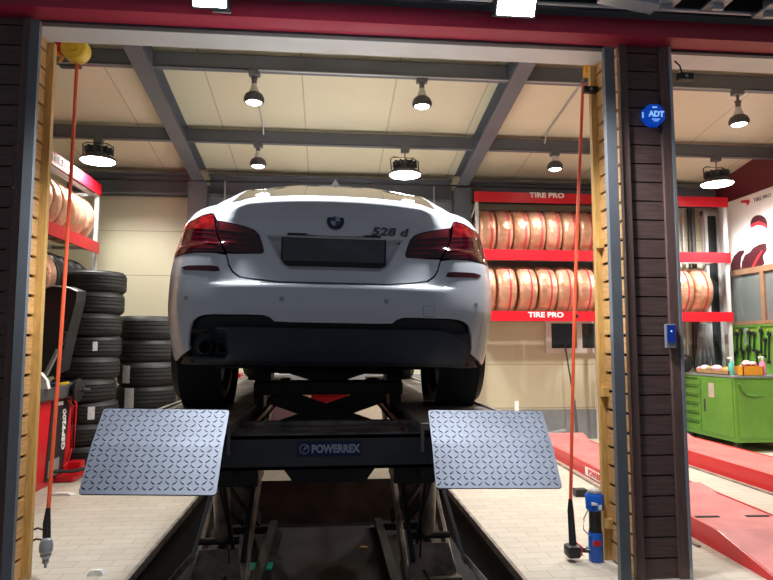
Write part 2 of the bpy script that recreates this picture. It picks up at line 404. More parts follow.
part(MB().tube([(-4, 3.22, 3.385), (7, 3.22, 3.385)], .014), 'dark_pipe', M['steel'], cn, smooth=True)
for px, py in ((665, 6), (716, 6), (768, 14)):
    p = at(px, py, Y=3.3)
    part(MB().b2((p.x-.04, 3.27, p.z-.035), (p.x+.03, 3.29, p.z+.07)).b2((p.x-.06, 3.2, p.z+.0), (p.x+.06, 3.36, p.z+.015)), 'pipe_bracket', M['edge'], cn)
p = at(628, 3, Y=3.2)
tag(MB().bar(p+Vector((-.16, 0, .03)), p+Vector((.16, .0, -.02)), .1, .03, bev=.004).build('conduit_box', M['edge']), 'pale grey metal plate under the canopy right of the bright floodlight', 'metal plate')

# floodlights
def flood(px, py, lab, w=.2, yy=3.26, tilt=.5):
    p = at(px, py, Y=yy)
    t = thing('floodlight', lab, 'floodlight', p, 0, 'floodlights under the canopy')
    t.rotation_euler = (tilt, 0, 0)
    MB().box((0, 0, .02), (w+.03, .09, .14), bev=.008).build('housing', M['black'], t)
    MB().box((0, -.047, .02), (w, .008, .12)).build('lamp_face', M['flood'], t)
    MB().b2((-w/2-.02, -.01, .03), (-w/2-.01, .01, .17)).b2((w/2+.01, -.01, .03), (w/2+.02, .01, .17)).b2((-w/2-.02, -.01, .16), (w/2+.02, .01, .17)).build('bracket', M['steel'], t)
    return t
flood(211, -1, 'lit white floodlight under the canopy at the upper left', .17)
flood(514, 8, 'brightest lit white floodlight under the canopy, right of centre', .21)
p = at(222, 10, Y=3.33)
tag(MB().box(p, (.10, .012, .03)).build('small_label_plate', M['silver']), 'small pale label plate hanging below the left floodlight', 'label plate')
p = at(334, 34, Y=3.6)
lt = thing('maker_sticker', 'small white sticker under the white header', 'sticker', (p.x, 3.62, HZ-.002))
MB().box((0, 0, 0), (.085, .035, .003)).build('sticker_sheet', M['sticker'], lt)
MB().box((0, -.008, -.002), (.03, .008, .002)).box((-.0, .008, -.002), (.07, .006, .002)).build('print', M['letterdark'], lt)

# ADT sign
p = at(654, 115, Y=3.53)
ad = thing('security_sign', 'blue lit octagonal security sign on the dark pillar', 'security sign', (p.x, 3.555, p.z))
a8 = [((.075*math.cos(PI/8+k*PI/4)), (.075*math.sin(PI/8+k*PI/4))) for k in range(8)]
MB().prism(a8, lambda a, b: (a, 0, b), lambda a, b: (a*.93, -.035, b*.93)).build('octagon_body', M['adtblue'], ad)
text('ADT', 'lettering', M['adtlight'], ad, (.010, -.036, .002), FRONT, .048, 1.0, bold=.002)
for c_, d_ in (((-.067, -.018, .0), (.006, .010, .035)), ((.005, -.036, -.030), (.05, .004, .005)), ((.005, -.036, -.041), (.03, .004, .004)), ((.0, -.036, .045), (.03, .004, .008))): MB().box(c_, d_).build('light_mark', M['adtlight'], ad)
# key pad
p0 = at(665, 348, Y=3.53); p1 = at(674, 324, Y=3.53)
kp = thing('door_keypad', 'silver access keypad with a blue lit screen on the dark pillar', 'keypad', ((p0.x+p1.x)/2, 3.535, (p0.z+p1.z)/2))
hw = (p1.x-p0.x)/2; hh = (p1.z-p0.z)/2
MB().box((0, -.012, 0), (2*hw, .024, 2*hh), bev=.004).build('case', M['silver'], kp)
MB().box((0, -.026, .012), (1.6*hw, .004, 1.45*hh)).build('screen', M['screen'], kp)
MB().sphere((0, -.028, .028), .006, (1, .3, 1)).build('sensor_eye', M['adtlight'], kp)

# small black photo sensors on the pillars
for (px, py, lab) in ((590, 90, 'small black sensor box beside the right hose reel'), (685, 77, 'small black sensor box on the right side of the dark pillar')):
    left = px < 600
    p = at(px, py, Y=3.86 if left else 3.55)
    s = thing('sensor_box', lab, 'sensor', p)
    MB().box((0, 0, 0), (.095, .04, .042), bev=.004).build('case', M['black'], s)
    MB().cyl((.0, -.022, 0), (.0, -.019, 0), .01).build('lens', M['silver'], s, smooth=True)
    if left: MB().tube([(.04, 0, .0), (.07, 0, .03), (.085, .0, .08)], .005).build('cable', M['black'], s, smooth=True)
    else: MB().tube([(-.02, 0, .02), (-.03, 0, .07), (-.05, .02, .11)], .005).build('cable', M['black'], s, smooth=True)

# ------------------------------------------------------------------ hose reels
def hose_reel(x, y, z, side, lab):
    t = thing('hose_reel', lab, 'hose reel', (x, y, z), 0, 'air hose reels')
    return t
pL = at(76, 50, Y=4.15)
t = thing('hose_reel', 'yellow and red hose reel hung in the upper left corner of the bay', 'hose reel', (pL.x, 4.15, pL.z), 0)
MB().lathe([(.0, -.05), (.075, -.05), (.085, -.04), (.085, .04), (.075, .05), (0, .05)], 28, 'Y').build('drum', M['yellow'], t, smooth=True)
MB().lathe([(.03, -.06), (.03, .06)], 16, 'Y').build('hub', M['amber'], t, smooth=True)
MB().box((-.09, 0, .02), (.07, .09, .10), bev=.01).build('motor_housing', M['red'], t, smooth=False)
MB().tube([(-.11, -.02, .0), (-.10, -.03, -.05), (-.07, -.03, -.07), (-.09, -.03, -.10)], .012).build('swivel_arm', M['amber'], t, smooth=True)
MB().box((-.03, -.0, -.115), (.13, .04, .016)).build('hose_guide', M['lampbody'], t)
MB().b2((-.12, -.03, .06), (.06, .03, .24)).build('mount_bracket', M['steel'], t)
pR = at(590, 73, Y=4.15)
t = thing('hose_reel', 'amber hose reel hung in the upper right corner of the bay', 'hose reel', (pR.x, 4.15, pR.z), 0)
MB().lathe([(.0, -.05), (.08, -.05), (.09, -.04), (.09, .04), (.08, .05), (0, .05)], 28, 'X', c=(.03, 0, .03)).build('drum', M['amber'], t, smooth=True)
MB().lathe([(.03, -.06), (.03, .06)], 16, 'X', c=(.03, 0, .03)).build('hub', M['yellow'], t, smooth=True)
MB().box((-.035, -.02, -.075), (.07, .07, .03), bev=.006).build('hose_guide', M['lampbody'], t)
MB().box((.0, .0, .05), (.03, .16, .1)).build('side_plate', M['amber'], t)
MB().b2((-.0, -.03, .09), (.06, .03, .27)).build('mount_bracket', M['steel'], t)

def hose(top, bot, name, lab, n=14, bow=.01):
    pts = []
    for i in range(n+1):
        s = i/n; p = top.lerp(bot, s); p.x += bow*math.sin(s*PI); pts.append(p)
    t = thing(name, lab, 'air hose', bot)
    part(MB().tube(pts, .011, 10), 'hose_tube', M['hose'], t, smooth=True)
    return t
a = at(77, 64, Y=4.13); b = at(48, 513, Y=3.85)
h = hose(a, b, 'air_hose', 'orange-red air hose hanging at the left side of the bay with silver coupling')
c = at(46, 551, Y=3.78)
part(MB().cyl(b+Vector((0, 0, .03)), b+Vector((-.004, 0, -.05)), .012, .02).cyl(b+Vector((-.004, 0, -.05)), at(46.5, 548, Y=3.82), .021, .022), 'rubber_grip', M['black'], h, smooth=True)
part(MB().lathe([(.0, .06), (.026, .055), (.036, .03), (.036, -.01), (.028, -.02), (.03, -.035), (.018, -.05), (.018, -.075), (.008, -.078), (.008, -.10), (0, -.10)], 20, 'Z', c=c+Vector((0, 0, .01))), 'metal_coupling', M['silver'], h, smooth=True)
part(MB().tube([at(46, 531, Y=3.84), at(38, 528, Y=4.0), at(30, 531, Y=4.02), at(24, 527, Y=4.03)], .006).tube([at(45, 540, Y=3.84), at(36, 539, Y=4.0), at(26, 545, Y=4.02), at(20, 552, Y=4.03)], .006), 'side_cable', M['black'], h, smooth=True)
a = at(583, 84, Y=4.12); b = at(570.5, 507, Y=3.95)
h = hose(a, b, 'air_hose', 'orange-red air hose hanging at the right side of the bay with black air gun', bow=-.012)
g = at(573, 549, Y=3.9)
part(MB().cyl(b+Vector((0, 0, .05)), b+Vector((0, 0, -.02)), .012, .02).cyl(b+Vector((0, 0, -.02)), g+Vector((0, 0, .02)), .02, .024), 'rubber_grip', M['black'], h, smooth=True)
part(MB().box(g+Vector((-.005, 0, -.01)), (.085, .10, .075), bev=.018).cyl(g+Vector((.03, 0, .0)), g+Vector((.1, -.02, -.01)), .018, .012), 'gun_body', M['black'], h, smooth=True)
part(MB().cyl(g+Vector((.075, -.02, .01)), g+Vector((.12, -.03, .005)), .012), 'nozzle', M['chrome'], h, smooth=True)
part(MB().tube([g+Vector((.02, 0, .04)), g+Vector((.045, -.03, .02)), g+Vector((.04, -.04, -.03))], .005), 'trigger', M['red'], h, smooth=True)
bj = at(561, 272+44, Y=4.14)
q = at(577, 316, Y=4.12)
part(MB().sphere(at(576, 316, Y=4.13), .017), 'stop_ball', M['black'], h, smooth=True)

# blue bottle on floor by right pillar
p = at(597, 561, Z=0)
bt = thing('blue_spray_can', 'blue and black sprayer bottle standing on the floor by the right pillar', 'bottle', (p.x-.005, p.y, 0))
MB().lathe([(0, .0), (.04, .0), (.045, .01), (.045, .17), (.043, .18)], 24).build('lower_body', M['blue'], bt, smooth=True)
MB().lathe([(.041, .18), (.038, .20), (.038, .30), (.04, .31)], 24).build('middle_band', M['black'], bt, smooth=True)
MB().lathe([(.04, .31), (.055, .32), (.058, .40), (.05, .415), (0, .42)], 24).build('upper_cup', M['blue'], bt, smooth=True)
MB().lathe([(.0, .44), (.04, .435), (.045, .421), (0, .421)], 20).build('lid', M['silver'], bt, smooth=True)
MB().box((-.02, -.046, .36), (.04, .02, .02), bev=.004).box((.01, -.055, .34), (.02, .01, .03)).build('white_print', M['letter'], bt)
MB().box((-.01, -.043, .12), (.045, .01, .03)).build('red_print', M['red'], bt)
MB().tube([(-.04, -.01, .33), (-.08, -.02, .27), (-.085, -.02, .20), (-.045, -.02, .16)], .004).build('wire_handle', M['silver'], bt, smooth=True)
p = at(582, 497, Z=0)
tag(MB().b2((p.x-.055, p.y, 0), (p.x+.055, p.y+.08, .065), bev=.006).build('rubber_block', M['black']), 'small black rubber block lying on the bright floor beside the hose', 'rubber block')

# ------------------------------------------------------------------ ceiling lamps
def spot_lamp(px, py, Y, lab, top, energy=140):
    p = at(px, py, Y=Y)
    t = thing('ceiling_spotlight', lab, 'spotlight', p, 0, 'small ceiling spotlights')
    hz = top-p.z
    MB().b2((-.055, -.04, hz-.05), (.055, .04, hz+.004), bev=.004).build('mount_box', M['steel'], t)
    MB().cyl((0, 0, .2), (0, 0, hz-.045), .014).cyl((0, 0, .17), (0, 0, .22), .026).box((.0, 0, .23), (.06, .03, .025)).build('swivel', M['steel'], t, smooth=True)
    MB().lathe([(.024, .18), (.03, .15), (.048, .10), (.055, .07)], 24).build('bulb_neck', M['lampneck'], t, smooth=True)
    MB().lathe([(.05, .085), (.085, .06), (.10, .025), (.10, .0), (.088, -.02), (.078, -.02), (.085, .0), (.08, .03)], 28).build('reflector_bowl', M['lampbody'], t, smooth=True)
    MB().lathe([(.0, -.036), (.04, -.032), (.07, -.018), (.08, .0), (.0, .002)], 24).build('lit_lens', M['lamp'], t, smooth=True)
    li = bpy.data.lights.new('spotlight_beam', 'SPOT'); li.energy = energy; li.spot_size = 2.5; li.spot_blend = .7; li.color = (1, .975, .92); li.shadow_soft_size = .07
    lo = bpy.data.objects.new('spotlight_beam', li); COL.objects.link(lo); lo.parent = t; lo.location = (0, 0, -.06)
    return t
S = 'small lit ceiling spotlight '
zp1 = 4.04; zp2 = 3.80
spot_lamp(254, 101, 6.0, S+'upper left of the car, nearer of the two there', zp1)
spot_lamp(422, 105, 6.0, S+'above the car trunk right of centre', zp1, 210)
spot_lamp(739, 123, 6.0, S+'in the right bay beyond the dark pillar', zp1, 240)
spot_lamp(258, 165, 7.5, S+'further back, just above the car roof on the left', zp2)
spot_lamp(555, 168, 7.5, S+'in front of the right tyre rack', zp2)
def high_bay(px, py, Y, lab, top, energy=350, rx=0):
    p = at(px, py, Y=Y)
    t = thing('high_bay_lamp', lab, 'high bay lamp', p, 0, 'round high bay lamps')
    hz = top-p.z
    MB().lathe([(0, .0), (.195, .0), (.205, .012), (.195, .03), (.14, .065), (.11, .08), (0, .08)], 36).build('shade', M['lampbody'], t, smooth=True)
    MB().lathe([(0, -.012), (.185, -.010), (.192, -.002), (0, -.002)], 36).build('lit_disc', M['lamp'], t, smooth=True)
    b = MB(); b.lathe([(0, .08), (.08, .08), (.09, .10), (.09, .17), (0, .175)], 24)
    for k in range(12):
        a = k*PI/6; b.box((.11*math.cos(a), .11*math.sin(a), .13), (.09, .012, .07), rot=Matrix.Rotation(a, 4, 'Z'))
    b.build('finned_body', M['lampbody'], t)
    MB().tube([(-.17, 0, .06), (-.18, 0, .20), (-.14, 0, .225), (.10, 0, .215), (.17, 0, .17), (.17, 0, .06)], .008).build('hanger_bracket', M['lampbody'], t, smooth=True)
    MB().cyl((0, 0, .17), (0, 0, hz-.04), .007).b2((-.05, -.04, hz-.06), (.05, .04, hz+.004)).build('stem', M['steel'], t)
    li = bpy.data.lights.new('lamp_light', 'SPOT'); li.energy = energy; li.spot_size = 2.75; li.spot_blend = .5; li.color = (1, .975, .92); li.shadow_soft_size = .16
    lo = bpy.data.objects.new('lamp_light', li); COL.objects.link(lo); lo.parent = t; lo.location = (0, 0, -.04)
    return t
high_bay(98, 161, 7.5, 'round lit high bay lamp above the left tyre rack', zp2, 210)
high_bay(405, 175, 7.5, 'round lit high bay lamp above the right end of the car trunk', zp2)
high_bay(717, 184, 7.5, 'round lit high bay lamp in the right bay near the poster', zp2, 360)
for xx, y0, y1, lab in ((-.80, 6.1, 7.35, 'thin pale conduit on the ceiling leading to the spotlight above the car roof'), (2.72, 5.6, 7.35, 'thin pale conduit on the ceiling leading to the spotlight by the right rack')):
    tag(MB().tube([(xx, y0, ceil_z(y0)-.015), (xx, y1, ceil_z(y1)-.015), (xx, 7.46, zp2+.1)], .009).build('ceiling_conduit', M['edge'], smooth=True), lab, 'conduit')
tag(MB().tube([(-.7, 5.95, zp1-.012), (1.0, 5.95, zp1-.012), (3.0, 5.95, zp1-.012), (4.2, 5.95, zp1-.012)], .009).build('ceiling_conduit', M['edge'], smooth=True), 'thin pale conduit running under the nearest purlin', 'conduit')

# ------------------------------------------------------------------ tyres
def tyre_prof(R, W, rb=None):
    rb = rb or R*.62; h = W/2
    p = [(rb, -h*.62), (rb+.012, -h*.80), ((R+rb)/2-.01, -h*.985), ((R+rb)/2+.03, -h), (R-.028, -h*.93), (R-.010, -h*.80), (R-.002, -h*.62)]
    for g in (-.5, -.17, .17, .5):
        a = g*h
        p += [(R, a-.006-.0), (R-.010, a-.004), (R-.010, a+.004), (R, a+.006)]
    p += [(R-.002, h*.62), (R-.010, h*.80), (R-.028, h*.93), ((R+rb)/2+.03, h), ((R+rb)/2-.01, h*.985), (rb+.012, h*.80), (rb, h*.62)]
    return p
def tyre_mb(R, W, axis, seg=72, sipe=.004):
    pr = tyre_prof(R, W); h = W/2
    def mod(r, a, j, k):
        if r > R-.03 and abs(a) > h*.55 and (k % 2): return r-sipe
        return r
    return MB().lathe(pr, seg, axis, mod=mod, close=True)
def rubber_tyre(R, W, lab, loc, group):
    t = tyre_mb(R, W, 'Z').build('car_tyre', M['rubber'], smooth=True, angle=28); t.location = loc
    return tag(t, lab, 'tyre', group)
def sticker_on(t, R, ang, w, h, zc):
    m = MB(); n = 5
    vs = []
    for i in range(n+1):
        a = ang+(i/n-.5)*w/R
        vs.append((m.bm.verts.new(((R+.003)*math.cos(a), (R+.003)*math.sin(a), zc-h/2)), m.bm.verts.new(((R+.003)*math.cos(a), (R+.003)*math.sin(a), zc+h/2))))
    for a, b in zip(vs, vs[1:]): m.bm.faces.new((a[0], b[0], b[1], a[1]))
    o = m.build('paper_sticker', M['sticker'], t); o['label'] = 'white paper sticker'
    md = o.modifiers.new('s', 'SOLIDIFY'); md.thickness = .002
# left tall stack: 9 tyres, right one: 7
def stack(cx, cy, R, W, n, group, nm, st, jit):
    names = ['bottom tyre', 'second tyre from the bottom', 'third tyre from the bottom', 'fourth tyre from the bottom', 'fifth tyre from the bottom', 'sixth tyre from the bottom', 'seventh tyre from the bottom', 'eighth tyre from the bottom', 'ninth tyre from the bottom']
    base = None
    for i in range(n):
        lab = 'black car tyre, %s of the %s' % ('topmost' if i == n-1 else names[i], nm)
        loc = (cx+jit[i % len(jit)], cy+jit[(i*3+1) % len(jit)]*.6, W/2+i*(W+.001))
        if base is None: t = base = rubber_tyre(R, W, lab, loc, group)
        else: t = base.copy(); COL.objects.link(t); t.location = loc; t['label'] = lab
        t.rotation_euler = (0, 0, i*.37)
        if i in st:
            ang, w, h, dz = st[i]; sticker_on(t, R, ang-i*.37, w, h, dz)
JL = [.0, -.03, .0, -.015, .005, .012, .02, .035, .045]
stack(-2.74, 7.42, .345, .2415, 9, 'tyres of the tall black stack', 'taller stack on the left', {1: (-1.85, .13, .12, .02), 2: (-1.05, .07, .14, 0), 5: (-1.05, .05, .10, .0)}, JL)
stack(-2.27, 8.15, .36, .283, 6, 'tyres of the lower black stack', 'shorter stack beside the car', {2: (-1.85, .12, .24, 0), 3: (-2.05, .11, .21, 0), 1: (-1.7, .1, .2, .0)}, [0, .015, -.01, .01, -.015, .0])

# copper wrapped rack tyres
def wrapped(R, W, axis, m=None, seg=48):
    h = W/2
    pr = [(R*.58, -h*.8), (R*.75, -h*.98), (R-.05, -h), (R-.018, -h*.9), (R-.003, -h*.6), (R, -h*.2), (R, h*.2), (R-.003, h*.6), (R-.018, h*.9), (R-.05, h), (R*.75, h*.98), (R*.58, h*.8)]
    t = MB().lathe(pr, seg, axis, close=True).build('wrapped_tyre', m or M['foil'], smooth=True, angle=50)
    return t
def stripes(t, R, axis, offs, wd=.008):
    for o in offs:
        MB().lathe([(R-.004, o-wd), (R+.0025, o-wd*.9), (R+.0025, o+wd*.9), (R-.004, o+wd)], 48, axis).build('red_stripe', M['stripe'], t, smooth=True)
def rack(name, lab):
    return thing(name, lab, 'tyre rack')
# right rack: X 2.0 .. 5.65, front Y 8.15
RX0, RX1, RY, RD = 2.0, 5.65, 8.2, .5
rk = thing('tyre_rack', 'long red and white tyre rack along the back wall at right', 'tyre rack', (RX0, RY, 0), 0)
levels = [1.68, 2.535]
def rpart(mb, n, m, **k): return part(mb, n, m, rk, **k)
bt1 = rpart(MB().b2((RX0-.02, RY-.02, 3.30), (RX1, RY+.0, 3.44)), 'top_sign_beam', M['rackred'])
bt2 = rpart(MB().b2((RX0, RY-.02, 2.50), (RX1, RY, 2.645)), 'shelf_beam', M['rackred'])
bt3 = rpart(MB().b2((RX0, RY-.02, 1.67), (RX1, RY, 1.805)), 'shelf_beam', M['rackred'])
for zz in (1.72, 2.55):
    rpart(MB().b2((RX0, RY+.05, zz), (RX1, RY+.09, zz+.05)).b2((RX0, RY+.42, zz), (RX1, RY+.46, zz+.05)).b2((RX0, RY, zz), (RX0+.04, RY+.5, zz+.04)).b2((RX1-.04, RY, zz), (RX1, RY+.5, zz+.04)), 'shelf_frame', M['rackwhite'])
for x in (RX0+.0, 3.85, RX1-.05):
    for y in (RY+.002, RY+RD-.04):
        rpart(MB().b2((x, y, 0 if x > 3 else 1.6), (x+.04, y+.04, 3.35)), 'upright', M['rackwhite'])
rpart(MB().b2((RX0, RY+RD, 1.85), (4.6, RY+RD+.01, 3.3)), 'back_sheet', M['rackback'])
rpart(MB().bar((RX0+.02, RY+.02, 3.3), (RX0+.02, RY+.45, 3.12), .02, .02), 'brace', M['rackwhite'])
bpy.context.view_layer.update()
def rtext(px, py, Yt, s, par, size, xs, m=M['letter'], rot=FRONT):
    p = at(px, py, Y=Yt); inv = par.matrix_world.inverted()
    return text(s, 'lettering', m, par, inv @ p, rot, size, xs, bold=.003)
rtext(547, 195.5, RY-.021, 'TIRE PRO', bt1, .095, 1.25)
rtext(546, 315.0, RY-.021, 'TIRE PRO', bt3, .095, 1.25)
R1 = .315; W1 = .222
proto = wrapped(R1, W1, 'X'); stripes(proto, R1, 'X', (.035, .055), .006)
used = False
def put_wrapped(x, y, z, lab, group, rot, src):
    c = clone(src, (x, y, z), lab, group, rot); c['category'] = 'wrapped tyre'; return c
n_up = 9
zsh = 2.60
for i in range(n_up):
    x = 2.17+i*.236
    lab = 'copper-film wrapped tyre on the upper shelf of the right rack, %s from the left' % ORD[i]
    z = zsh+R1+.0
    if i == 0:
        tag(proto, lab, 'wrapped tyre', 'wrapped tyres on the upper right shelf'); proto.location = (x, RY+.25, z); proto.rotation_euler = (.4, 0, random.uniform(-.06, .06))
    else: put_wrapped(x, RY+.25, z, lab, 'wrapped tyres on the upper right shelf', (random.uniform(0, 6), 0, random.uniform(-.06, .02)), proto)
zsh = 1.77
R2 = .335
p2 = wrapped(R2, .258, 'X'); stripes(p2, R2, 'X', (.03, ), .012)
xs2 = [2.14, 2.42, 2.70, 2.98, 3.26, 3.54, 3.82, 4.10, 4.38, 4.66, 4.94, 5.22]
k = 0
for i, x in enumerate(xs2):
    if 6 < i < 10: continue
    side = 'left' if i < 8 else 'right'
    lab = ('copper-film wrapped tyre on the lower shelf of the right rack, %s from the left' % ORD[i]) if i < 8 else ('copper-film wrapped tyre on the lower shelf seen right of the pillar, %s' % ('left one' if i == 10 else 'right one'))
    if i == 0:
        tag(p2, lab, 'wrapped tyre', 'wrapped tyres on the lower right shelf'); p2.location = (x, RY+.245, zsh+R2); p2.rotation_euler = (0, 0, -.05)
    else: put_wrapped(x, RY+.245, zsh+R2, lab, 'wrapped tyres on the lower right shelf', (random.uniform(0, 6), 0, random.uniform(-.05, .03)), p2)

# left rack: front plane X=-2.95, along Y 5.0..8.25
lk = thing('tyre_rack', 'red and white tyre rack along the left wall', 'tyre rack', (-2.95, 8.2, 0))
LX = -2.88; LY0, LY1 = 5.2, 8.05
b1 = part(MB().b2((LX-.02, LY0, 3.235), (LX, LY1, 3.375)), 'top_sign_beam', M['rackred'], lk)
part(MB().b2((LX-.02, LY0, 2.49), (LX, LY1, 2.63)), 'shelf_beam', M['rackred'], lk)
part(MB().b2((LX-.02, LY0, 1.67), (LX, LY1, 1.80)), 'shelf_beam', M['rackred'], lk)
for y in (LY1-.04, 6.6):
    for x in (LX-.062, XL+.02): part(MB().b2((x, y, 0), (x+.04, y+.04, 3.25)), 'upright', M['rackwhite'], lk)
for zz in (1.72, 2.54, 3.22):
    part(MB().b2((XL+.01, LY1-.03, zz), (LX-.02, LY1, zz+.04)).b2((LX-.12, LY0, zz), (LX-.08, LY1, zz+.04)).b2((XL+.12, LY0, zz), (XL+.16, LY1, zz+.04)), 'shelf_frame', M['rackwhite'], lk)
part(MB().b2((XL+.005, LY0, 1.7), (XL+.012, LY1-.05, 3.2)), 'back_sheet', M['rackback'], lk)
pt = at(58, 165, X=LX+.003)
bpy.context.view_layer.update()
text('TIRE PRO', 'lettering', M['letter'], b1, b1.matrix_world.inverted() @ Vector((LX+.002, 6.85, 3.305)), (PI/2, 0, PI/2), .10, 1.2, bold=.003)
R3 = .325
p3 = wrapped(R3, .225, 'Y')
# draw the film tyres in three slightly different films
for i in range(9):
    y = 7.86-i*.24
    lab = 'copper-film wrapped tyre on the upper shelf of the left rack, %s from the far end' % ORD[i]
    loc = (LX-.345, y, 2.58+R3)
    if i == 0: tag(p3, lab, 'wrapped tyre', 'wrapped tyres on the upper left shelf'); p3.location = loc
    else: put_wrapped(*loc, lab, 'wrapped tyres on the upper left shelf', (0, random.uniform(0, 6), random.uniform(-.03, .05)), p3)
kt = tyre_mb(.32, .22, 'Y').build('car_tyre', M['rubber'], smooth=True, angle=28)
mid = [(7.86, 'r'), (7.6, 'r'), (7.35, 'r'), (7.1, 'r'), (6.85, 'w'), (6.6, 'r'), (6.35, 'r')]
wn = rn = 0
for y, kk in mid:
    loc = (LX-.345, y, 1.76+.32)
    if kk == 'w':
        t = put_wrapped(*loc[:2], 1.76+R3, 'copper-film wrapped tyre on the lower shelf of the left rack among bare tyres', None, (0, 1, 0), p3)
        if 'group' in t: del t['group']
    elif rn == 0: kt.location = loc; tag(kt, 'bare black tyre on the lower shelf of the left rack, first from the far end', 'tyre', 'bare tyres on the left rack'); rn = 1
    else:
        t = kt.copy(); COL.objects.link(t); t.location = loc; rn += 1
        t['label'] = 'bare black tyre on the lower shelf of the left rack, %s from the far end' % ORD[rn-1]

# ------------------------------------------------------------------ wheel balancer (left)
wb = thing('wheel_balancer', 'red and black wheel balancer machine beside the tall tyre stack', 'wheel balancer', (-2.9, 6.1, 0))
a0 = at(30, 493, Z=0); a1 = at(74, 476, Z=0)
xw = -2.66
bd = part(MB().b2((-3.3, 5.5, .0), (xw, 6.85, .82), bev=.01), 'cabinet', M['red'], wb)
pnl = part(MB().prism([(6.27, .05), (6.66, .05), (6.80, .80), (6.36, .80)], lambda a, b: (xw, a, b), lambda a, b: (xw+.008, a, b)), 'black_stripe_panel', M['black'], wb, label='black vertical stripe panel')
part(MB().prism([(6.32, .08), (6.55, .08), (6.57, .24), (6.335, .24)], lambda a, b: (xw+.008, a, b), lambda a, b: (xw+.012, a, b)), 'silver_panel_foot', M['silver'], wb)
part(MB().b2((-3.35, 5.4, .82), (xw+.06, 6.92, .955), bev=.02), 'tool_tray', M['lampbody'], wb)
bpy.context.view_layer.update()
text('GSP9200', 'lettering', M['letter'], pnl, pnl.matrix_world.inverted() @ Vector((xw+.010, 6.65, .50)), (PI/2, -PI/2, PI/2), .105, 1.05, bold=.003)
text('HUNTER', 'lettering', M['letter'], pnl, pnl.matrix_world.inverted() @ Vector((xw+.010, 6.5, .765)), (PI/2, 0, PI/2), .05, 1.1, bold=.001)
part(MB().tube([(xw+.02, 6.70, .78), (xw+.05, 6.74, .72), (xw+.05, 6.75, .3), (xw+.03, 6.72, .16), (xw+.02, 6.65, .12)], .014).tube([(xw+.0, 6.84, .80), (xw+.03, 6.88, .74), (xw+.03, 6.88, .2)], .012), 'red_guard_rail', M['red'], wb, smooth=True)
part(MB().b2((xw-.2, 6.5, .0), (xw+.18, 6.95, .06), bev=.02).box((xw+.06, 6.88, .1), (.14, .12, .1), bev=.02), 'foot_pedal_base', M['red'], wb)
part(MB().tube([(xw+.0, 6.45, .12), (xw+.16, 6.55, .10), (xw+.42, 6.75, .14)], .018), 'pedal_arm', M['black'], wb, smooth=True)
c = at(76, 390, Y=6.7)
part(MB().lathe([(0, -.03), (.06, -.03), (.11, -.0), (.12, .03), (0, .04)], 28, 'X', c=c), 'backing_flange', M['black'], wb, smooth=True)
part(MB().cyl(c+Vector((-.2, 0, 0)), c+Vector((.14, 0, 0)), .014).cyl(c+Vector((.07, 0, -.05)), c+Vector((.07, 0, .05)), .012), 'threaded_shaft', M['lampbody'], wb, smooth=True)
part(MB().cyl(c+Vector((-.5, 0, 0)), c+Vector((-.03, 0, 0)), .05), 'spindle_housing', M['black'], wb, smooth=True)
# wheel guard hood: curved shell
hd = MB()
hp = [(40, 290), (52, 286), (66, 287), (78, 291.5), (77, 302), (71, 325), (65, 350), (60, 374), (40, 380)]
w3 = [at(x, y, Y=6.45) for x, y in hp]
hd.prism([(v.x, v.z) for v in w3], lambda a, b: (a, 6.42, b), lambda a, b: (a-.05, 6.80, b+.03))
part(hd, 'wheel_hood', M['black'], wb)
part(MB().tube([at(x, y, Y=6.41) for x, y in ((42, 289.5), (52, 286), (66, 287), (77.5, 291.5))], .008), 'hood_rim', M['silver'], wb, smooth=True, label='pale hood rim')
part(MB().bar(at(44, 378, Y=6.3), at(66, 332, Y=6.3), .05, .05, bev=.01), 'measuring_arm', M['black'], wb)
part(MB().bar(at(45, 376, Y=6.2), at(58, 350, Y=6.2), .035, .035, bev=.008), 'arm_sleeve', M['silver'], wb)
def small(name, cat, lab, mb, m, smooth=True): return tag(mb.build(name, m, smooth=smooth), lab, cat)
p = at(41, 382, Y=5.9); p.z = .955
small('paper_bag', 'bag', 'crumpled white paper bag on the balancer tray', MB().prism([(-.07, 0), (.08, 0), (.06, .08), (-.01, .16), (-.06, .17)], lambda a, b: p+Vector((a, -.04, b)), lambda a, b: p+Vector((a*.8, .05, b*.9))), M['tissue'], False)
p = at(53, 380, Y=6.1)
small('blue_tool', 'hand tool', 'small dark blue tool lying on the balancer tray', MB().box((p.x, p.y, .975), (.1, .06, .035), bev=.01), M['signblue'])
p = at(62, 380, Y=6.25)
small('yellow_pliers', 'hand tool', 'small yellow handled tool on the balancer tray', MB().bar((p.x-.05, p.y, .97), (p.x+.05, p.y+.05, .985), .03, .025, bev=.006), M['yellow'])

# ------------------------------------------------------------------ floor litter
p = at(60, 496, Z=0); q = [(-.1, 0), (-.02, .012), (.09, .004), (.13, .03), (.03, .045), (-.06, .035)]
small('tissue', 'tissue', 'white crumpled tissue on the floor near the red balancer', MB().prism(q, lambda a, b: (p.x+a, p.y+b*2, .001), lambda a, b: (p.x+a*.7, p.y+b*1.4, .022)), M['tissue'], False)
p2_ = at(95, 576, Z=0)
small('tissue', 'tissue', 'small white tissue on the floor at the bottom left', MB().prism(q, lambda a, b: (p2_.x+a*.5, p2_.y+b, .001), lambda a, b: (p2_.x+a*.3, p2_.y+b*.7, .03)), M['tissue'], False)

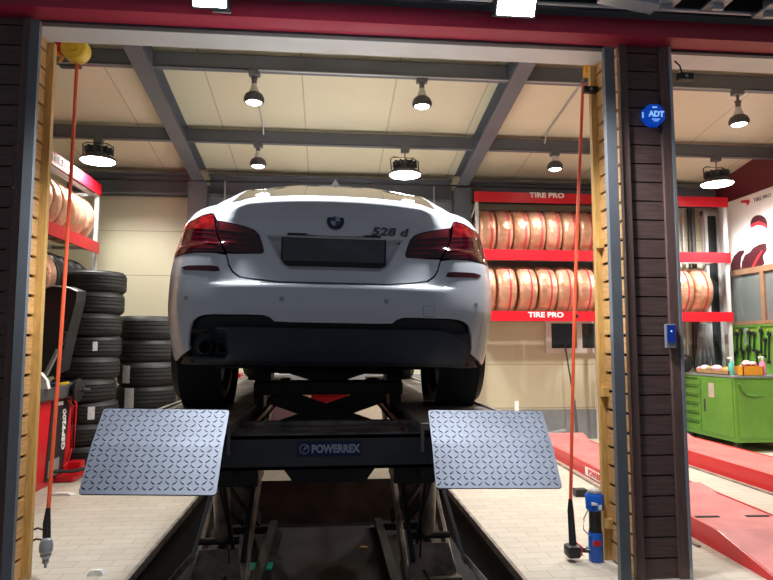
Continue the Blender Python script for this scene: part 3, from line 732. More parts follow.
# ------------------------------------------------------------------ right bay: low lifts
def runway(xc, w, y0, yr, y1, z, yaw, lab, flap, sign=None):
    t = thing('low_lift_runway', lab, 'lift runway', (xc, y0, 0), yaw, 'red lift runways in the right bay')
    L = y1-y0; r = yr-y0
    MB().b2((-w/2, r, .02), (w/2, L, z), bev=.006).build('deck', M['liftredtop'], t)
    MB().prism([(0, .005), (r, .005), (r, z), (0, .02)], lambda a, b: (-w/2+.01, a, b), lambda a, b: (w/2-.01, a, b)).build('entry_ramp', M['liftredtop'], t)
    for s in (-1, 1):
        MB().prism([(0, .0), (L, .0), (L, z+.006), (r-.02, z+.006), (0, .022)], lambda a, b: (s*w/2, a, b), lambda a, b: (s*(w/2+.012), a, b)).build('side_rail', M['red'], t)
    MB().b2((-w/2+.03, r+.30, z), (-w/2+.2, r+.33, z+.005)).b2((w/2-.2, r+.30, z), (w/2-.03, r+.33, z+.005)).build('slot', M['under'], t)
    MB().prism([(0, z), (.02, z), (.28, z+.075), (.25, z+.075)], lambda a, b: (-w/2+.02, L-.35+a, b), lambda a, b: (w/2-.02, L-.35+a, b)).build('wheel_stop', M['liftredtop'], t)
    if flap: MB().prism([(r+1.0, z), (r+1.3, z+.025), (r+1.3, z+.012), (r+1.05, z)], lambda a, b: (-w/2+.1, a, b), lambda a, b: (w/2+.02, a, b)).build('raised_flap', M['liftredtop'], t)
    MB().b2((-w/2-.10, .7, 0), (-w/2-.075, L, .012)).build('guide_strip', M['liftworn'], t)
    if sign:
        MB().b2((-w/2-.02, L-2.35, .02), (-w/2-.013, L-1.75, .10)).build('label_strip', M['letter'], t)
        text('POWERREX', 'lettering', M['red'], t, (-w/2-.021, L-2.05, .06), (PI/2, 0, -PI/2), .085, .95, bold=.002)
    return t
runway(2.84, .60, 3.35, 3.98, 8.05, .13, -.045, 'low red lift runway on the floor just right of the car bay, nearest the pillar', True, True)
runway(4.42, .66, 3.6, 4.3, 8.1, .15, 0, 'low red lift runway farther right, in front of the green cabinet', False)

# ------------------------------------------------------------------ green cabinet
cA = at(737, 443, Z=.12); CX = cA.x; CY = cA.y
CYB = 8.75
cb = thing('tool_cabinet', 'large green rolling tool cabinet against the right wall', 'tool cabinet', (CX+.3, CY+.3, 0))
ctop = .93
part(MB().b2((CX, CY, .12), (XR-.02, CYB-.05, ctop), bev=.008), 'body', M['green'], cb)
part(MB().b2((CX-.01, CY-.015, ctop), (XR-.02, CYB-.05, ctop+.025)), 'top_plate', M['greybench'], cb)
nd = 6; dz = (ctop-.2)/nd
ym = CY+(CYB-CY)*.55
for i in range(nd):
    d = part(MB().b2((CX-.014, ym+.02, .18+i*dz+.008), (CX, CYB-.08, .18+(i+1)*dz-.008), bev=.003), 'drawer', M['green'], cb)
    part(MB().b2((CX-.028, ym+.06, .18+(i+1)*dz-.032), (CX-.014, CYB-.12, .18+(i+1)*dz-.018)), 'drawer_pull', M['pullgreen'], d)
dr = part(MB().b2((CX-.014, CY+.03, .18), (CX, ym-.0, ctop-.02), bev=.003), 'door', M['green'], cb)
part(MB().b2((CX-.026, ym-.10, .45), (CX-.014, ym-.075, .62)), 'door_handle', M['lampbody'], dr)
part(MB().b2((CX-.018, ym-.30, .65), (CX-.014, ym-.18, .84)), 'paper_label', M['creambench'], dr, label='small cream paper label')
ed = part(MB().b2((CX+.04, CY-.014, .18), (XR-.06, CY, ctop-.04), bev=.003), 'end_panel', M['green'], cb)
part(MB().tube([(CX+.05, CY-.02, .86), (CX+.08, CY-.02, .78), (CX+.14, CY-.02, .72), (CX+.25, CY-.02, .70), (CX+.40, CY-.02, .70)], .018), 'strap', M['greendark'], ed, smooth=True)
for x in (CX+.08, XR-.12):
    for y in (CY+.1, CYB-.2):
        part(MB().cyl((x-.02, y, .05), (x+.02, y, .05), .05).b2((x-.025, y-.03, .06), (x+.025, y+.03, .12)), 'caster', M['black'], cb, smooth=True)

# pegboard with hanging tools on right wall
pb = thing('green_pegboard', 'green pegboard on the right wall above the tool cabinet', 'pegboard', (XR-.02, 8, 1.3))
part(MB().b2((XR-.04, 7.0, .96), (XR-.002, 8.62, 1.62)), 'board', M['green'], pb)
part(MB().b2((XR-.055, 7.0, 1.60), (XR-.002, 8.62, 1.63)).b2((XR-.055, 7.92, .96), (XR-.04, 7.98, 1.62)), 'board_frame', M['green'], pb)
hk = MB()
for i in range(14): hk.cyl((XR-.06, 7.15+i*.105, 1.55), (XR-.04, 7.15+i*.105, 1.55), .008, seg=8)
part(hk, 'peg_row', M['orange'], pb)
TOOLS = [(732, 334, 362, 'long dark wrench hanging at the far end of the green pegboard'), (737, 334, 352, 'dark pliers hanging second from the far end of the green pegboard'),
         (746, 330, 344, 'pale steel spanner hanging in the middle of the green pegboard'), (743, 352, 362, 'black socket handle hanging low on the green pegboard'),
         (754, 334, 350, 'dark ratchet hanging near the middle of the green pegboard'), (757, 352, 364, 'short black tool hanging low beside the pink bottle'), (765, 340, 356, 'dark screwdriver hanging on the near part of the green pegboard')]
TOOLS += [(734.5, 354, 366, 'short dark pin hanging low at the far end of the green pegboard'), (741, 331, 349, 'dark pliers hanging between the second tool and the pale spanner'), (749.5, 333, 347, 'dark hook tool hanging just right of the pale spanner'),
          (748, 350, 363, 'dark socket hanging low under the pale spanner'), (761, 331, 352, 'long black bar hanging right of the ratchet on the green pegboard'), (769, 334, 362, 'long dark wrench hanging nearest on the green pegboard')]
for i, (px, y0, y1, lab) in enumerate(TOOLS):
    a = at(px, y0, X=XR-.07); b = at(px, y1, X=XR-.07)
    m = MB().bar(a, b, .022, .012, bev=.003).cyl(a+Vector((.01, 0, 0)), a+Vector((-.012, 0, 0)), .032, seg=14).cyl(b+Vector((.01, 0, 0)), b+Vector((-.012, 0, 0)), .024, seg=14).cyl(a+Vector((.03, 0, .01)), a, .005, seg=8)
    tag(m.build('hanging_tool', M['silver'] if 'steel' in lab else M['black'], smooth=True), lab, 'hand tool', 'tools on the green pegboard')
# clutter on the cabinet
tz = ctop+.025
def cat(px, py): return at(px, py, Z=tz)
p = cat(724, 378)
bx = thing('wooden_tray', 'long shallow wooden tray of odds and ends on the green cabinet', 'tray', (CX+.13, CY+.50, tz))
MB().b2((-.1, -.36, 0), (.1, .36, .012)).b2((-.1, -.36, 0), (-.09, .36, .06)).b2((.09, -.36, 0), (.1, .36, .06)).b2((-.1, -.36, 0), (.1, -.35, .06)).b2((-.1, .35, 0), (.1, .36, .06)).build('tray_box', M['cardboard'], bx)
for i, (dy, m, nm, lab, r) in enumerate([(.28, 'tissue', 'rag_ball', 'grey white rag lump at the far end of the wooden tray', .05), (.16, 'cardboard', 'rag_ball', 'brown cloth lump in the wooden tray', .045), (.02, 'pinkpale', 'rag_ball', 'pale pink cloth lump in the wooden tray', .055)]):
    small('cloth_lump', 'cloth', lab, MB().sphere((CX+.12, CY+.50+dy, tz+.02+r), r, (1.2, 1.4, .9)), M[m])
for i, (dx, dy, r_, m, lab) in enumerate([(.05, .22, .04, 'silver', 'small pale metal lump in the wooden tray'), (.0, .10, .04, 'black', 'small black lump at the front of the wooden tray'), (.06, -.10, .05, 'orange', 'orange cloth lump in the near end of the wooden tray'), (.0, -.22, .045, 'cardboard', 'brown lump in the near end of the wooden tray'), (-.04, .33, .045, 'rag', 'red and white rag lump at the far end of the wooden tray')]):
    small('cloth_lump', 'cloth', lab, MB().sphere((CX+.12+dx, CY+.50+dy, tz+.012+r_*.9), r_, (1.2, 1.3, .9)), M[m])
ob = thing('orange_box', 'orange open box of rags on the front of the green cabinet', 'box', (CX+.29, CY+.12, tz))
MB().b2((-.14, -.09, 0), (.14, .09, .008)).b2((-.14, -.09, 0), (.14, -.08, .12)).b2((-.14, .08, 0), (.14, .09, .12)).b2((-.14, -.09, 0), (-.13, .09, .12)).b2((.13, -.09, 0), (.14, .09, .12)).build('box_walls', M['orange'], ob)
m = MB()
for i in range(7): m.sphere((CX+.29+random.uniform(-.09, .09), CY+.12+random.uniform(-.04, .04), tz+.11+random.uniform(0, .06)), random.uniform(.035, .05), (1.2, 1, .7), 12)
tag(m.build('rag_heap', M['rag'], smooth=True), 'heap of red and white rags in the orange box', 'rags', kind='stuff')
def bottle(x, y, h, r, m, capm, lab, spray=True):
    t = thing('spray_bottle', lab, 'spray bottle', (x, y, tz))
    MB().lathe([(0, 0), (r, 0), (r*1.05, .01), (r, h*.6), (r*.4, h*.75), (r*.35, h*.8), (0, h*.8)], 20).build('bottle_body', M[m], t, smooth=True)
    MB().cyl((0, 0, h*.78), (0, 0, h*.9), r*.4).box((-r*.4, 0, h*.93), (r*1.8, r*.6, h*.1), bev=.004).build('trigger_head', M[capm], t)
bottle(CX+.08, CY+.16, .24, .035, 'teal', 'letter', 'green spray bottle with white head on the green cabinet')
bottle(CX+.47, CY+.10, .25, .038, 'pink', 'letter', 'pink spray bottle with white head on the green cabinet')
p = at(694, 362, Y=8.2)
small('black_cap', 'cap', 'round black lump at the far end of the green cabinet next to the pillar', MB().sphere((CX+.0, 8.66-.12, tz+.13), .12, (.9, .6, 1.05)), M['black'])

# ------------------------------------------------------------------ right wall: poster and window
po = thing('wall_poster', 'white poster of a small racer in a red cap on the right wall', 'poster', (XR-.02, 8, 2.9))
PT, PB = 3.44, 2.42
part(MB().b2((XR-.05, 5.6, PB), (XR-.03, 8.62, PT)), 'poster_sheet', M['poster'], po)
part(MB().b2((XR-.06, 8.60, 1.5), (XR-.02, 8.68, PT)), 'white_edge_post', M['rackwhite'], po)
def ppoly(pts, m, name, d=.004):
    w3 = [at(x, y, X=XR-.052) for x, y in pts]
    part(MB().prism([(v.y, v.z) for v in w3], lambda a, b: (XR-.05, a, b), lambda a, b: (XR-.05-d, a, b)), name, M[m], po)
def circ(cx, cy, rx, ry, n=20, a0=0, a1=2*PI): return [(cx+rx*math.cos(a0+(a1-a0)*i/n), cy+ry*math.sin(a0+(a1-a0)*i/n)) for i in range(n+(0 if a1-a0 > 6 else 1))]
ppoly(circ(759, 234, 7.2, 9), 'skin', 'printed_face', .004)
ppoly([(750.5, 226)]+circ(759, 224, 8.4, 9, 14, PI, 2*PI)+[(767.5, 228), (759, 224.5)], 'posterdark', 'printed_cap', .006)
ppoly([(750.8, 228), (752, 224), (759, 221), (766, 224), (767.4, 229), (763, 226), (757, 225)], 'posterred', 'printed_cap_peak', .008)
ppoly([(741, 271), (742, 262), (745, 255), (750, 252), (753, 248), (759, 244.5), (766, 243), (767, 250), (763, 256), (764.5, 264), (757, 268), (749, 270)], 'posterdark', 'printed_body', .004)
ppoly([(730.5, 272), (731, 264), (734, 256), (739, 251), (743.5, 250), (744.5, 252), (741.5, 257), (740.5, 264), (741, 271)], 'posterdark', 'printed_tyre', .003)
ppoly([(752, 267), (757, 257), (762, 250), (763, 251), (758, 260), (755, 266)], 'posterred', 'printed_sash', .007)
ppoly([(754, 233), (757, 232.6), (757, 233.3), (754, 233.7)], 'posterdark', 'printed_eye', .006)
ppoly([(761, 232.3), (764, 232), (764, 232.7), (761, 233)], 'posterdark', 'printed_eye', .006)
ppoly([(741, 200.5), (749, 199.5), (750, 202), (747.5, 205.5), (746, 203), (741, 203)], 'posterred', 'printed_logo', .004)
bpy.context.view_layer.update()
pp = at(762, 198, X=XR-.054)
text('TIRE PRO', 'lettering', M['letterdark'], po, po.matrix_world.inverted() @ pp, (PI/2, 0, -PI/2), .075, 1.1)
# window below the poster
wn_ = MB().b2((XR-.06, 6.0, 2.34), (XR-.005, 8.60, PB)).b2((XR-.06, 8.53, 1.63), (XR-.005, 8.60, 2.34)).b2((XR-.06, 6.0, 1.63), (XR-.005, 8.60, 1.68)).b2((XR-.06, 7.80, 1.68), (XR-.005, 7.87, 2.34))
w1 = struct(wn_.build('window_1', M['framebrown']))
MB().b2((XR-.03, 6.0, 1.66), (XR-.02, 8.58, 2.38)).build('window_pane', M['greyglass'], w1)
# window in the back wall under the rack
a = at(545, 319, Y=YB-.02); b = at(640, 353, Y=YB-.02)
x0, z0, x1, z1 = a.x, b.z, b.x, 1.72
w2 = struct(MB().b2((x0, YB-.05, z0), (x1, YB, z0+.07)).b2((x0, YB-.05, z1-.06), (x1, YB, z1)).b2((x0, YB-.05, z0+.07), (x0+.08, YB, z1-.06)).b2((x0+.46, YB-.05, z0+.07), (x0+.54, YB, z1-.06)).b2((x1-.08, YB-.05, z0+.07), (x1, YB, z1-.06)).build('window_2', M['pvc']))
MB().b2((x0+.06, YB-.02, z0+.05), (x1-.06, YB-.012, z1-.05)).build('window_pane', M['windowglass'], w2)
# tall window + pipes behind the right end of the rack
x0 = at(699, 200, Y=YB).x; x1 = at(722, 200, Y=YB).x
w3 = struct(MB().b2((x0, YB-.05, .95), (x0+.06, YB, 3.36)).b2((x1-.02, YB-.05, .95), (x1+.05, YB, 3.36)).b2((x0, YB-.05, 3.30), (x1, YB, 3.36)).b2((x0+.24, YB-.04, .95), (x0+.28, YB, 3.3)).build('window_3', M['rackwhite']))
MB().b2((x0+.06, YB-.02, .95), (x0+.24, YB-.012, 3.3)).build('window_pane', M['windowglass'], w3)
MB().b2((x0+.28, YB-.02, .95), (x1-.02, YB-.012, 3.3)).build('window_panel', M['framebrown'], w3)
for px, r, m, lab in ((683, .02, 'edge', 'thin grey vertical pipe on the back wall beside the pillar'), (688.5, .012, 'black', 'thin black vertical pipe on the back wall behind the rack'), (693, .035, 'lampbody', 'thick dark vertical pipe left of the tall window')):
    x = at(px, 230, Y=YB-.04).x
    tag(MB().cyl((x, YB-.04, 1.0), (x, YB-.04, 3.4), r).build('wall_pipe', M[m], smooth=True), lab, 'pipe')
# coats / grey cloth hanging by window above the cabinet
p = at(708, 345, Y=8.6)
cl = MB(); n = 16; rows = [[], []]
for i in range(n+1):
    x = p.x-.16+.32*i/n; y = 8.66+.03*math.sin(i*1.7)
    rows[0].append(cl.bm.verts.new((x, y, 1.0))); rows[1].append(cl.bm.verts.new((p.x+(x-p.x)*.6, y, 1.66)))
for i in range(n): cl.bm.faces.new((rows[0][i], rows[0][i+1], rows[1][i+1], rows[1][i]))
o = cl.build('hanging_cloth', M['greybench'], smooth=True); md = o.modifiers.new('s', 'SOLIDIFY'); md.thickness = .01
tag(o, 'grey cloth hanging below the rack above the green cabinet', 'cloth')
# metal bits by the back wall
p = at(560, 437, Z=0)
st = thing('steel_pole', 'thin dark pole leaning on the back wall under the small window', 'pole', (p.x+.05, 8.4, 0))
part(MB().cyl(at(565, 345, Y=8.72), at(574, 400, Y=8.6), .012).cyl(at(574, 400, Y=8.6), at(577, 432, Y=8.5), .02), 'shaft', M['lampbody'], st, smooth=True)
q1 = at(577, 432, Y=8.5)
part(MB().cyl((q1.x, q1.y, q1.z), (q1.x+.01, 8.47, 0.0), .012), 'tip', M['chrome'], st, smooth=True)
small('floor_jack_handle', 'metal rod', 'short pale metal rod on the floor behind the red runway', MB().bar(at(548, 434, Y=8.5), at(566, 430, Y=8.5), .04, .04, bev=.01).b2((at(548, 434, Y=8.5).x, 8.45, 0), (at(566, 434, Y=8.5).x, 8.6, .07)), M['silver'])
p = at(517, 410, Y=8.6)
small('white_post', 'post', 'thin white marker post against the back wall beside the plates', MB().b2((p.x-.03, 8.58, 0), (p.x+.02, 8.62, .56)), M['letter'], False)

for px, lab in ((225, 'thin pale wire hanging from the eave above the left shoulder of the car'), (434, 'thin pale wire hanging from the eave above the right shoulder of the car')):
    p = at(px, 190, Y=8.56)
    tag(MB().tube([(p.x, 8.56, 3.60), (p.x, 8.56, 2.6), (p.x+.01, 8.57, 1.2)], .012).build('hanging_wire', M['edge'], smooth=True), lab, 'wire', 'wires hanging at the back wall')
# ------------------------------------------------------------------ behind the lift
bn = thing('work_bench', 'low grey topped bench along the back wall behind the car', 'bench', (0, 8.4, 0))
part(MB().b2((-1.45, 8.3, .84), (1.5, 8.72, .96)), 'bench_top', M['greybench'], bn)
part(MB().b2((-1.4, 8.36, .0), (1.45, 8.70, .84)), 'bench_front', M['creambench'], bn)
tt = thing('tool_trolley', 'bright red tool trolley behind the car, seen under it', 'tool trolley', (.03, 7.6, 0))
part(MB().b2((-.19, 7.45, .1), (.25, 7.85, 1.03), bev=.01), 'body', M['red'], tt)
for i in range(4): part(MB().b2((-.17, 7.435, .16+i*.2), (.23, 7.45, .34+i*.2)), 'drawer', M['red'], tt)
for x in (-.14, .2):
    for y in (7.5, 7.8): part(MB().cyl((x-.015, y, .05), (x+.015, y, .05), .05).b2((x-.02, y-.02, .06), (x+.02, y+.02, .1)), 'caster', M['black'], tt)
p = at(237, 377, Y=7.9)
t = thing('red_machine', 'red box shaped machine left of the trolley, seen beside the rear tyre', 'machine', (p.x-.05, 7.9, 0))
part(MB().b2((p.x-.25, 7.8, 0), (p.x+.05, 8.1, 1.0), bev=.01), 'red_body', M['red'], t)
part(MB().b2((p.x-.20, 7.79, .5), (p.x+.0, 7.80, .8)), 'black_panel', M['black'], t)
a = at(262, 412, Y=7.3)
small('teal_canister', 'canister', 'teal canister on a stand seen under the car at left', MB().b2((a.x-.06, 7.25, .42), (a.x+.06, 7.38, .68), bev=.01), M['teal'], False)
a2 = at(283, 409, Y=7.4)
small('pink_case', 'case', 'pale pink case beside the teal canister', MB().prism([(-.17, .42), (.13, .42), (.20, .69), (-.17, .69)], lambda x, z: (a2.x+x, 7.36, z), lambda x, z: (a2.x+x, 7.5, z)), M['pinkpale'], False)
small('low_stand', 'stand', 'low dark stand carrying the teal canister and pink case', MB().b2((a.x-.12, 7.2, .38), (a2.x+.22, 7.55, .42)).b2((a.x-.1, 7.24, 0), (a.x-.06, 7.28, .38)).b2((a2.x+.16, 7.24, 0), (a2.x+.2, 7.28, .38)).b2((a.x-.1, 7.48, 0), (a.x-.06, 7.52, .38)).b2((a2.x+.16, 7.48, 0), (a2.x+.2, 7.52, .38)), M['lampbody'], False)

# ------------------------------------------------------------------ scissor lift
lf = thing('scissor_lift', 'dark scissor lift in the pit with tread plate ramps, holding up the car', 'scissor lift', (0, 4.5, -.42))
DZ = .98
for s in (-1, 1):
    rw = part(MB().b2((s*.44, 2.93, DZ-.03), (s*.945, 7.35, DZ)).b2((s*.44, 2.93, DZ-.13), (s*.455, 7.35, DZ-.03)).b2((s*.93, 2.93, DZ-.13), (s*.945, 7.35, DZ-.03)), 'runway_deck', M['runway'], lf)
    part(MB().b2((s*.925, 2.95, DZ), (s*.95, 7.3, DZ+.012)), 'deck_edge', M['liftworn'], rw)
    part(MB().b2((s*.375, 3.0, DZ-.08), (s*.438, 6.9, DZ-.055)).b2((s*.375, 3.0, DZ-.08), (s*.385, 6.9, DZ-.03)), 'jack_rail', M['rust'], lf, label='reddish brown rail')
# ramp plates: profile with bend; treads as raised lozenges
def ramp_plate(s):
    # corners from the photograph's measured spots, put at real depths
    if s < 0:
        TL, TR, BL, BR = at(104, 408.5, Y=2.86), at(229.5, 410, Y=2.86), at(78, 494, Y=2.46), at(216, 495, Y=2.46)
        mid = .46
    else:
        TL, TR, BL, BR = at(428, 410, Y=2.86), at(542, 411, Y=2.86), at(436, 488, Y=2.50), at(562.5, 488, Y=2.44)
        mid = .45
    bend = Vector((0, .02, -.0))
    def S(u, v):
        p = TL.lerp(TR, u).lerp(BL.lerp(BR, u), v)
        k = v/mid if v < mid else (1-v)/(1-mid)
        return p - bend*k*1.0
    m = MB()
    # rounded outline via grid with clipped corners
    nu, nv = 20, 20
    c = .03
    def clip(u, v):
        # pull the corner cells in to round them
        for (cu, cv) in ((0, 0), (1, 0), (0, 1), (1, 1)):
            du, dv = abs(u-cu), abs(v-cv)
            if du < c and dv < c:
                ex, ey = c-du, c-dv; r = math.hypot(ex, ey)
                if r > c: u = cu+(c-ex*c/r)*(1 if cu == 0 else -1); v = cv+(c-ey*c/r)*(1 if cv == 0 else -1)
        return u, v
    us = [0, .008, .016, .03]+[.03+.94*i/nu for i in range(1, nu)]+[.97, .984, .992, 1]
    vs = [0, .008, .016, .03]+[.03+.94*i/nv for i in range(1, nv) if abs(.03+.94*i/nv-mid) > .02]+[mid, .97, .984, .992, 1]; vs.sort()
    nrm = (TR-TL).cross(BL-TL).normalized()
    if nrm.y > 0: nrm = -nrm
    g1 = [[m.bm.verts.new(S(*clip(u, v))) for u in us] for v in vs]
    g2 = [[m.bm.verts.new(S(*clip(u, v))-nrm*.006) for u in us] for v in vs]
    A, B = len(vs), len(us)
    for i in range(A-1):
        for j in range(B-1):
            m.bm.faces.new((g1[i][j], g1[i][j+1], g1[i+1][j+1], g1[i+1][j])); m.bm.faces.new((g2[i][j], g2[i+1][j], g2[i+1][j+1], g2[i][j+1]))
    for i in range(A-1):
        m.bm.faces.new((g1[i][0], g1[i+1][0], g2[i+1][0], g2[i][0])); m.bm.faces.new((g1[i][-1], g2[i][-1], g2[i+1][-1], g1[i+1][-1]))
    for j in range(B-1):
        m.bm.faces.new((g1[0][j], g2[0][j], g2[0][j+1], g1[0][j+1])); m.bm.faces.new((g1[-1][j], g1[-1][j+1], g2[-1][j+1], g2[-1][j]))
    pl_ = part(m, 'ramp_plate', M['tread'], lf, label='galvanised tread plate ramp')
    # raised lozenges: size in metres
    tm = MB(); Wd = (TR-TL).length; Hd = (BL-TL).length
    P_ = .0295; i = 0
    y = P_*.5
    while y < Hd-P_*.35:
        x = P_*.5; j = 0
        while x < Wd-P_*.3:
            ang = PI/4 if (i+j) % 2 else -PI/4
            ca, sa = math.cos(ang), math.sin(ang); L = .0140; q = .0042
            pts = []
            for (a, b) in ((-L, 0), (0, -q), (L, 0), (0, q)):
                uu = (x+a*ca-b*sa)/Wd; vv = (y+a*sa+b*ca)/Hd
                pts.append((min(max(uu, .005), .995), min(max(vv, .005), .995)))
            base = [tm.bm.verts.new(S(*p)) for p in pts]
            mu = sum(p[0] for p in pts)/4; mv = sum(p[1] for p in pts)/4
            top = [tm.bm.verts.new(S(mu+(p[0]-mu)*.62, mv+(p[1]-mv)*.62)+nrm*.0035) for p in pts]
            tm.bm.faces.new(top)
            for k in range(4): tm.bm.faces.new((base[k], base[(k+1) % 4], top[(k+1) % 4], top[k]))
            x += P_; j += 1
        y += P_; i += 1
    part(tm, 'raised_tread', M['tread'], pl_)
    # hinge + bracket behind
    part(MB().cyl(TL+Vector((.01, .03, -.07)), TR+Vector((-.01, .03, -.07)), .012), 'hinge_rod', M['liftdark'], lf)
    return pl_
ramp_plate(-1); ramp_plate(1)
cbm = part(MB().b2((-.50, 2.95, .775), (.52, 2.97, .93)).b2((-.50, 2.95, .915), (.52, 3.32, .93)).b2((-.5, 2.95, .775), (.52, 3.3, .79)), 'crossbeam', M['lift'], lf)
part(MB().b2((-.50, 2.965, .931), (.52, 3.28, .936)), 'beam_top', M['liftworn'], lf)
part(MB().b2((-.50, 3.28, .93), (.52, 3.34, .955), bev=.004), 'beam_lip', M['liftworn'], lf)
sg0 = at(297, 456.5, Y=2.948); sg1 = at(361, 441, Y=2.948)
sg = part(MB().b2((sg0.x, 2.943, sg0.z), (sg1.x, 2.95, sg1.z), bev=.0015), 'name_sign', M['signblue'], lf, label='navy maker sign reading POWERREX')
bpy.context.view_layer.update()
iv = sg.matrix_world.inverted()
tx = at(335.5, 449, Y=2.942); text('POWERREX', 'lettering', M['signtext'], sg, iv @ tx, FRONT, .050, .84, ext=.001, bold=.0022)
tx = at(304.5, 449, Y=2.942); MB().lathe([(.0195, -.001), (.0225, -.001), (.0225, .001), (.0195, .001)], 24, 'Y', c=iv @ tx, close=True).build('sign_ring', M['signtext'], sg)
text('P', 'lettering', M['signtext'], sg, iv @ tx, FRONT, .035, 1, ext=.001, shear=.4)
# tapering guard below beam
part(MB().prism([(-.27, .775), (.30, .775), (.20, .64), (-.17, .64)], lambda a, b: (a, 3.30, b), lambda a, b: (a, 3.31, b)), 'beam_gusset', M['liftdark'], lf)
# scissor arms each side
for s in (-1, 1):
    xi, xo = s*.53, s*.84
    for x in (xi, xo):
        part(MB().bar((x, 4.05, -.27), (x, 6.05, .84), .03, .13, bev=.004), 'scissor_arm', M['liftworn'], lf)
        xb = s*(.62 if x == xi else .76)
        part(MB().bar((xb, 3.35, .84), (xb, 6.0, -.27), .03, .11, bev=.004), 'scissor_arm', M['under'], lf)
    for yr_, zr_ in ((5.0, .27), (4.05, -.27), (3.40, .83)): part(MB().cyl((xi-.02*s, yr_, zr_), (xo, yr_, zr_), .026), 'pivot_rod', M['liftdark'], lf, smooth=True)
    # hydraulic ram between the arms
    c0 = Vector((s*.68, 4.35, -.02)); c1 = Vector((s*.665, 4.75, .42))
    part(MB().cyl(Vector((s*.675, 4.25, .10)), Vector((s*.655, 4.05, .52)), .052), 'hydraulic_cylinder', M['liftworn'], lf, smooth=True)
    part(MB().cyl(Vector((s*.685, 4.28, -.12)), Vector((s*.675, 4.25, .12)), .018).cyl(Vector((s*.70, 4.25, -.14)), Vector((s*.685, 4.3, -.05)), .03), 'cylinder_rod', M['liftdark'], lf, smooth=True)
    part(MB().cyl(Vector((s*.655, 4.05, .50)), Vector((s*.645, 3.9, .76)), .03), 'cylinder_rod', M['liftworn'], lf, smooth=True)
    part(MB().cyl((s*.56, 4.22, .085), (s*.82, 4.22, .085), .022), 'ram_pin', M['liftdark'], lf, smooth=True)
    part(MB().prism([(s*.57, .04), (s*.81, .04), (s*.86, -.15), (s*.53, -.15)], lambda a, b: (a, 4.20+(b < 0)*-.05, b), lambda a, b: (a, 4.215+(b < 0)*-.05, b)), 'ram_plate', M['liftworn'], lf)
    part(MB().bar((s*.54, 4.12, -.17), (s*.88, 4.12, -.17), .05, .045, bev=.006), 'cross_bar', M['liftworn'], lf)
    part(MB().bar((s*.55, 3.9, -.30), (s*.53, 4.4, -.15), .05, .06, bev=.006), 'base_bracket', M['liftworn'], lf)
    part(MB().bar(at(328+s*112, 478, Y=3.85), at(328+s*137, 562, Y=4.0), .02, .03, up=(0, 1, 0)), 'locking_strut', M['edge'], lf)
    part(MB().bar(at(328+s*135, 556, Y=4.0), at(328+s*166, 592, Y=3.75), .035, .03, up=(0, 1, 0)), 'base_rail', M['liftworn'], lf)
    part(MB().bar(at(328+s*72, 468, Y=4.3), at(328+s*85, 562, Y=3.95), .03, .04, up=(0, 1, 0)), 'inner_strut', M['liftdark'], lf)
    part(MB().bar((s*.94, 3.7, -.36), (s*.94, 6.2, -.36), .07, .06).bar((s*.5, 3.7, -.36), (s*.5, 6.2, -.36), .07, .06).b2((s*.47, 3.7, -.42), (s*.97, 3.8, -.36)).b2((s*.47, 6.1, -.42), (s*.97, 6.2, -.36)), 'base_frame', M['liftdark'], lf)
    part(MB().tube([(s*.62, 3.5, .77), (s*.60, 3.7, .5), (s*.61, 4.1, .2), (s*.62, 4.2, -.1), (s*.7, 4.0, -.2), (s*.9, 3.75, -.32)], .008), 'hydraulic_hose', M['black'], lf, smooth=True)
    part(MB().bar((s*.60, 3.6, .80), (s*.60, 4.25, .0), .02, .03), 'arm_link', M['liftdark'], lf)
    part(MB().b2((s*.50, 3.35, .62), (s*.80, 3.42, .77)), 'arm_mount', M['liftdark'], lf)
    part(MB().b2((s*.37, 3.5, .58), (s*.60, 3.8, .775), bev=.01), 'hose_box', M['black'], lf)
p = at(255, 568, Z=-.4)
small('led_strip', 'lamp strip', 'faint teal lit strip on the pit floor at the left', MB().b2((at(243, 570, Z=-.40).x, p.y, -.42), (at(271, 570, Z=-.40).x, p.y+.14, -.405)), M['tealled'], False)
p = at(363, 547, Z=-.41)
small('leaf_scrap', 'scrap', 'small pale scrap lying on the dark pit floor', MB().prism([(-.04, 0), (.03, -.02), (.05, .02), (-.01, .04)], lambda a, b: (p.x+a, p.y+b, -.418), lambda a, b: (p.x+a, p.y+b, -.41)), M['cardboard'], False)

# rolling jack between the runways
jk = thing('rolling_jack', 'black rolling jack beam between the lift runways under the car', 'jack', (0, 4.1, DZ-.08))
part(MB().b2((-.46, 3.98, 1.035), (.48, 4.25, 1.115), bev=.006), 'jack_beam', M['liftdark'], jk)
for a_, b_ in ((-.46, -.40), (.40, .47)): part(MB().b2((a_, 4.0, .93), (b_, 4.2, 1.04)), 'roller_mount', M['liftdark'], jk)
part(MB().bar((-.36, 4.1, 1.03), (.40, 4.12, .76), .12, .04, up=(0, 1, 0)), 'jack_arm', M['liftdark'], jk)
part(MB().bar((.36, 4.16, 1.03), (-.40, 4.18, .76), .12, .04, up=(0, 1, 0)), 'jack_arm', M['liftdark'], jk)
part(MB().bar((-.27, 4.1, 1.21), (.08, 4.1, 1.10), .075, .03, up=(0, 1, 0)), 'upper_arm', M['liftdark'], jk)
part(MB().bar((.28, 4.14, 1.21), (-.06, 4.14, 1.10), .075, .03, up=(0, 1, 0)), 'upper_arm', M['liftdark'], jk)
for a_, b_ in ((-.46, -.36), (.38, .48)): part(MB().b2((a_, 4.05, 1.10), (b_, 4.25, 1.21)), 'jack_end_block', M['liftdark'], jk)
for a_, b_ in ((-.30, -.24), (.26, .33)): part(MB().b2((a_, 4.02, 1.10), (b_, 4.2, 1.13)), 'jack_foot', M['liftdark'], jk)
part(MB().b2((-.42, 4.02, .735), (.42, 4.2, .775)), 'lower_rail', M['liftdark'], jk)

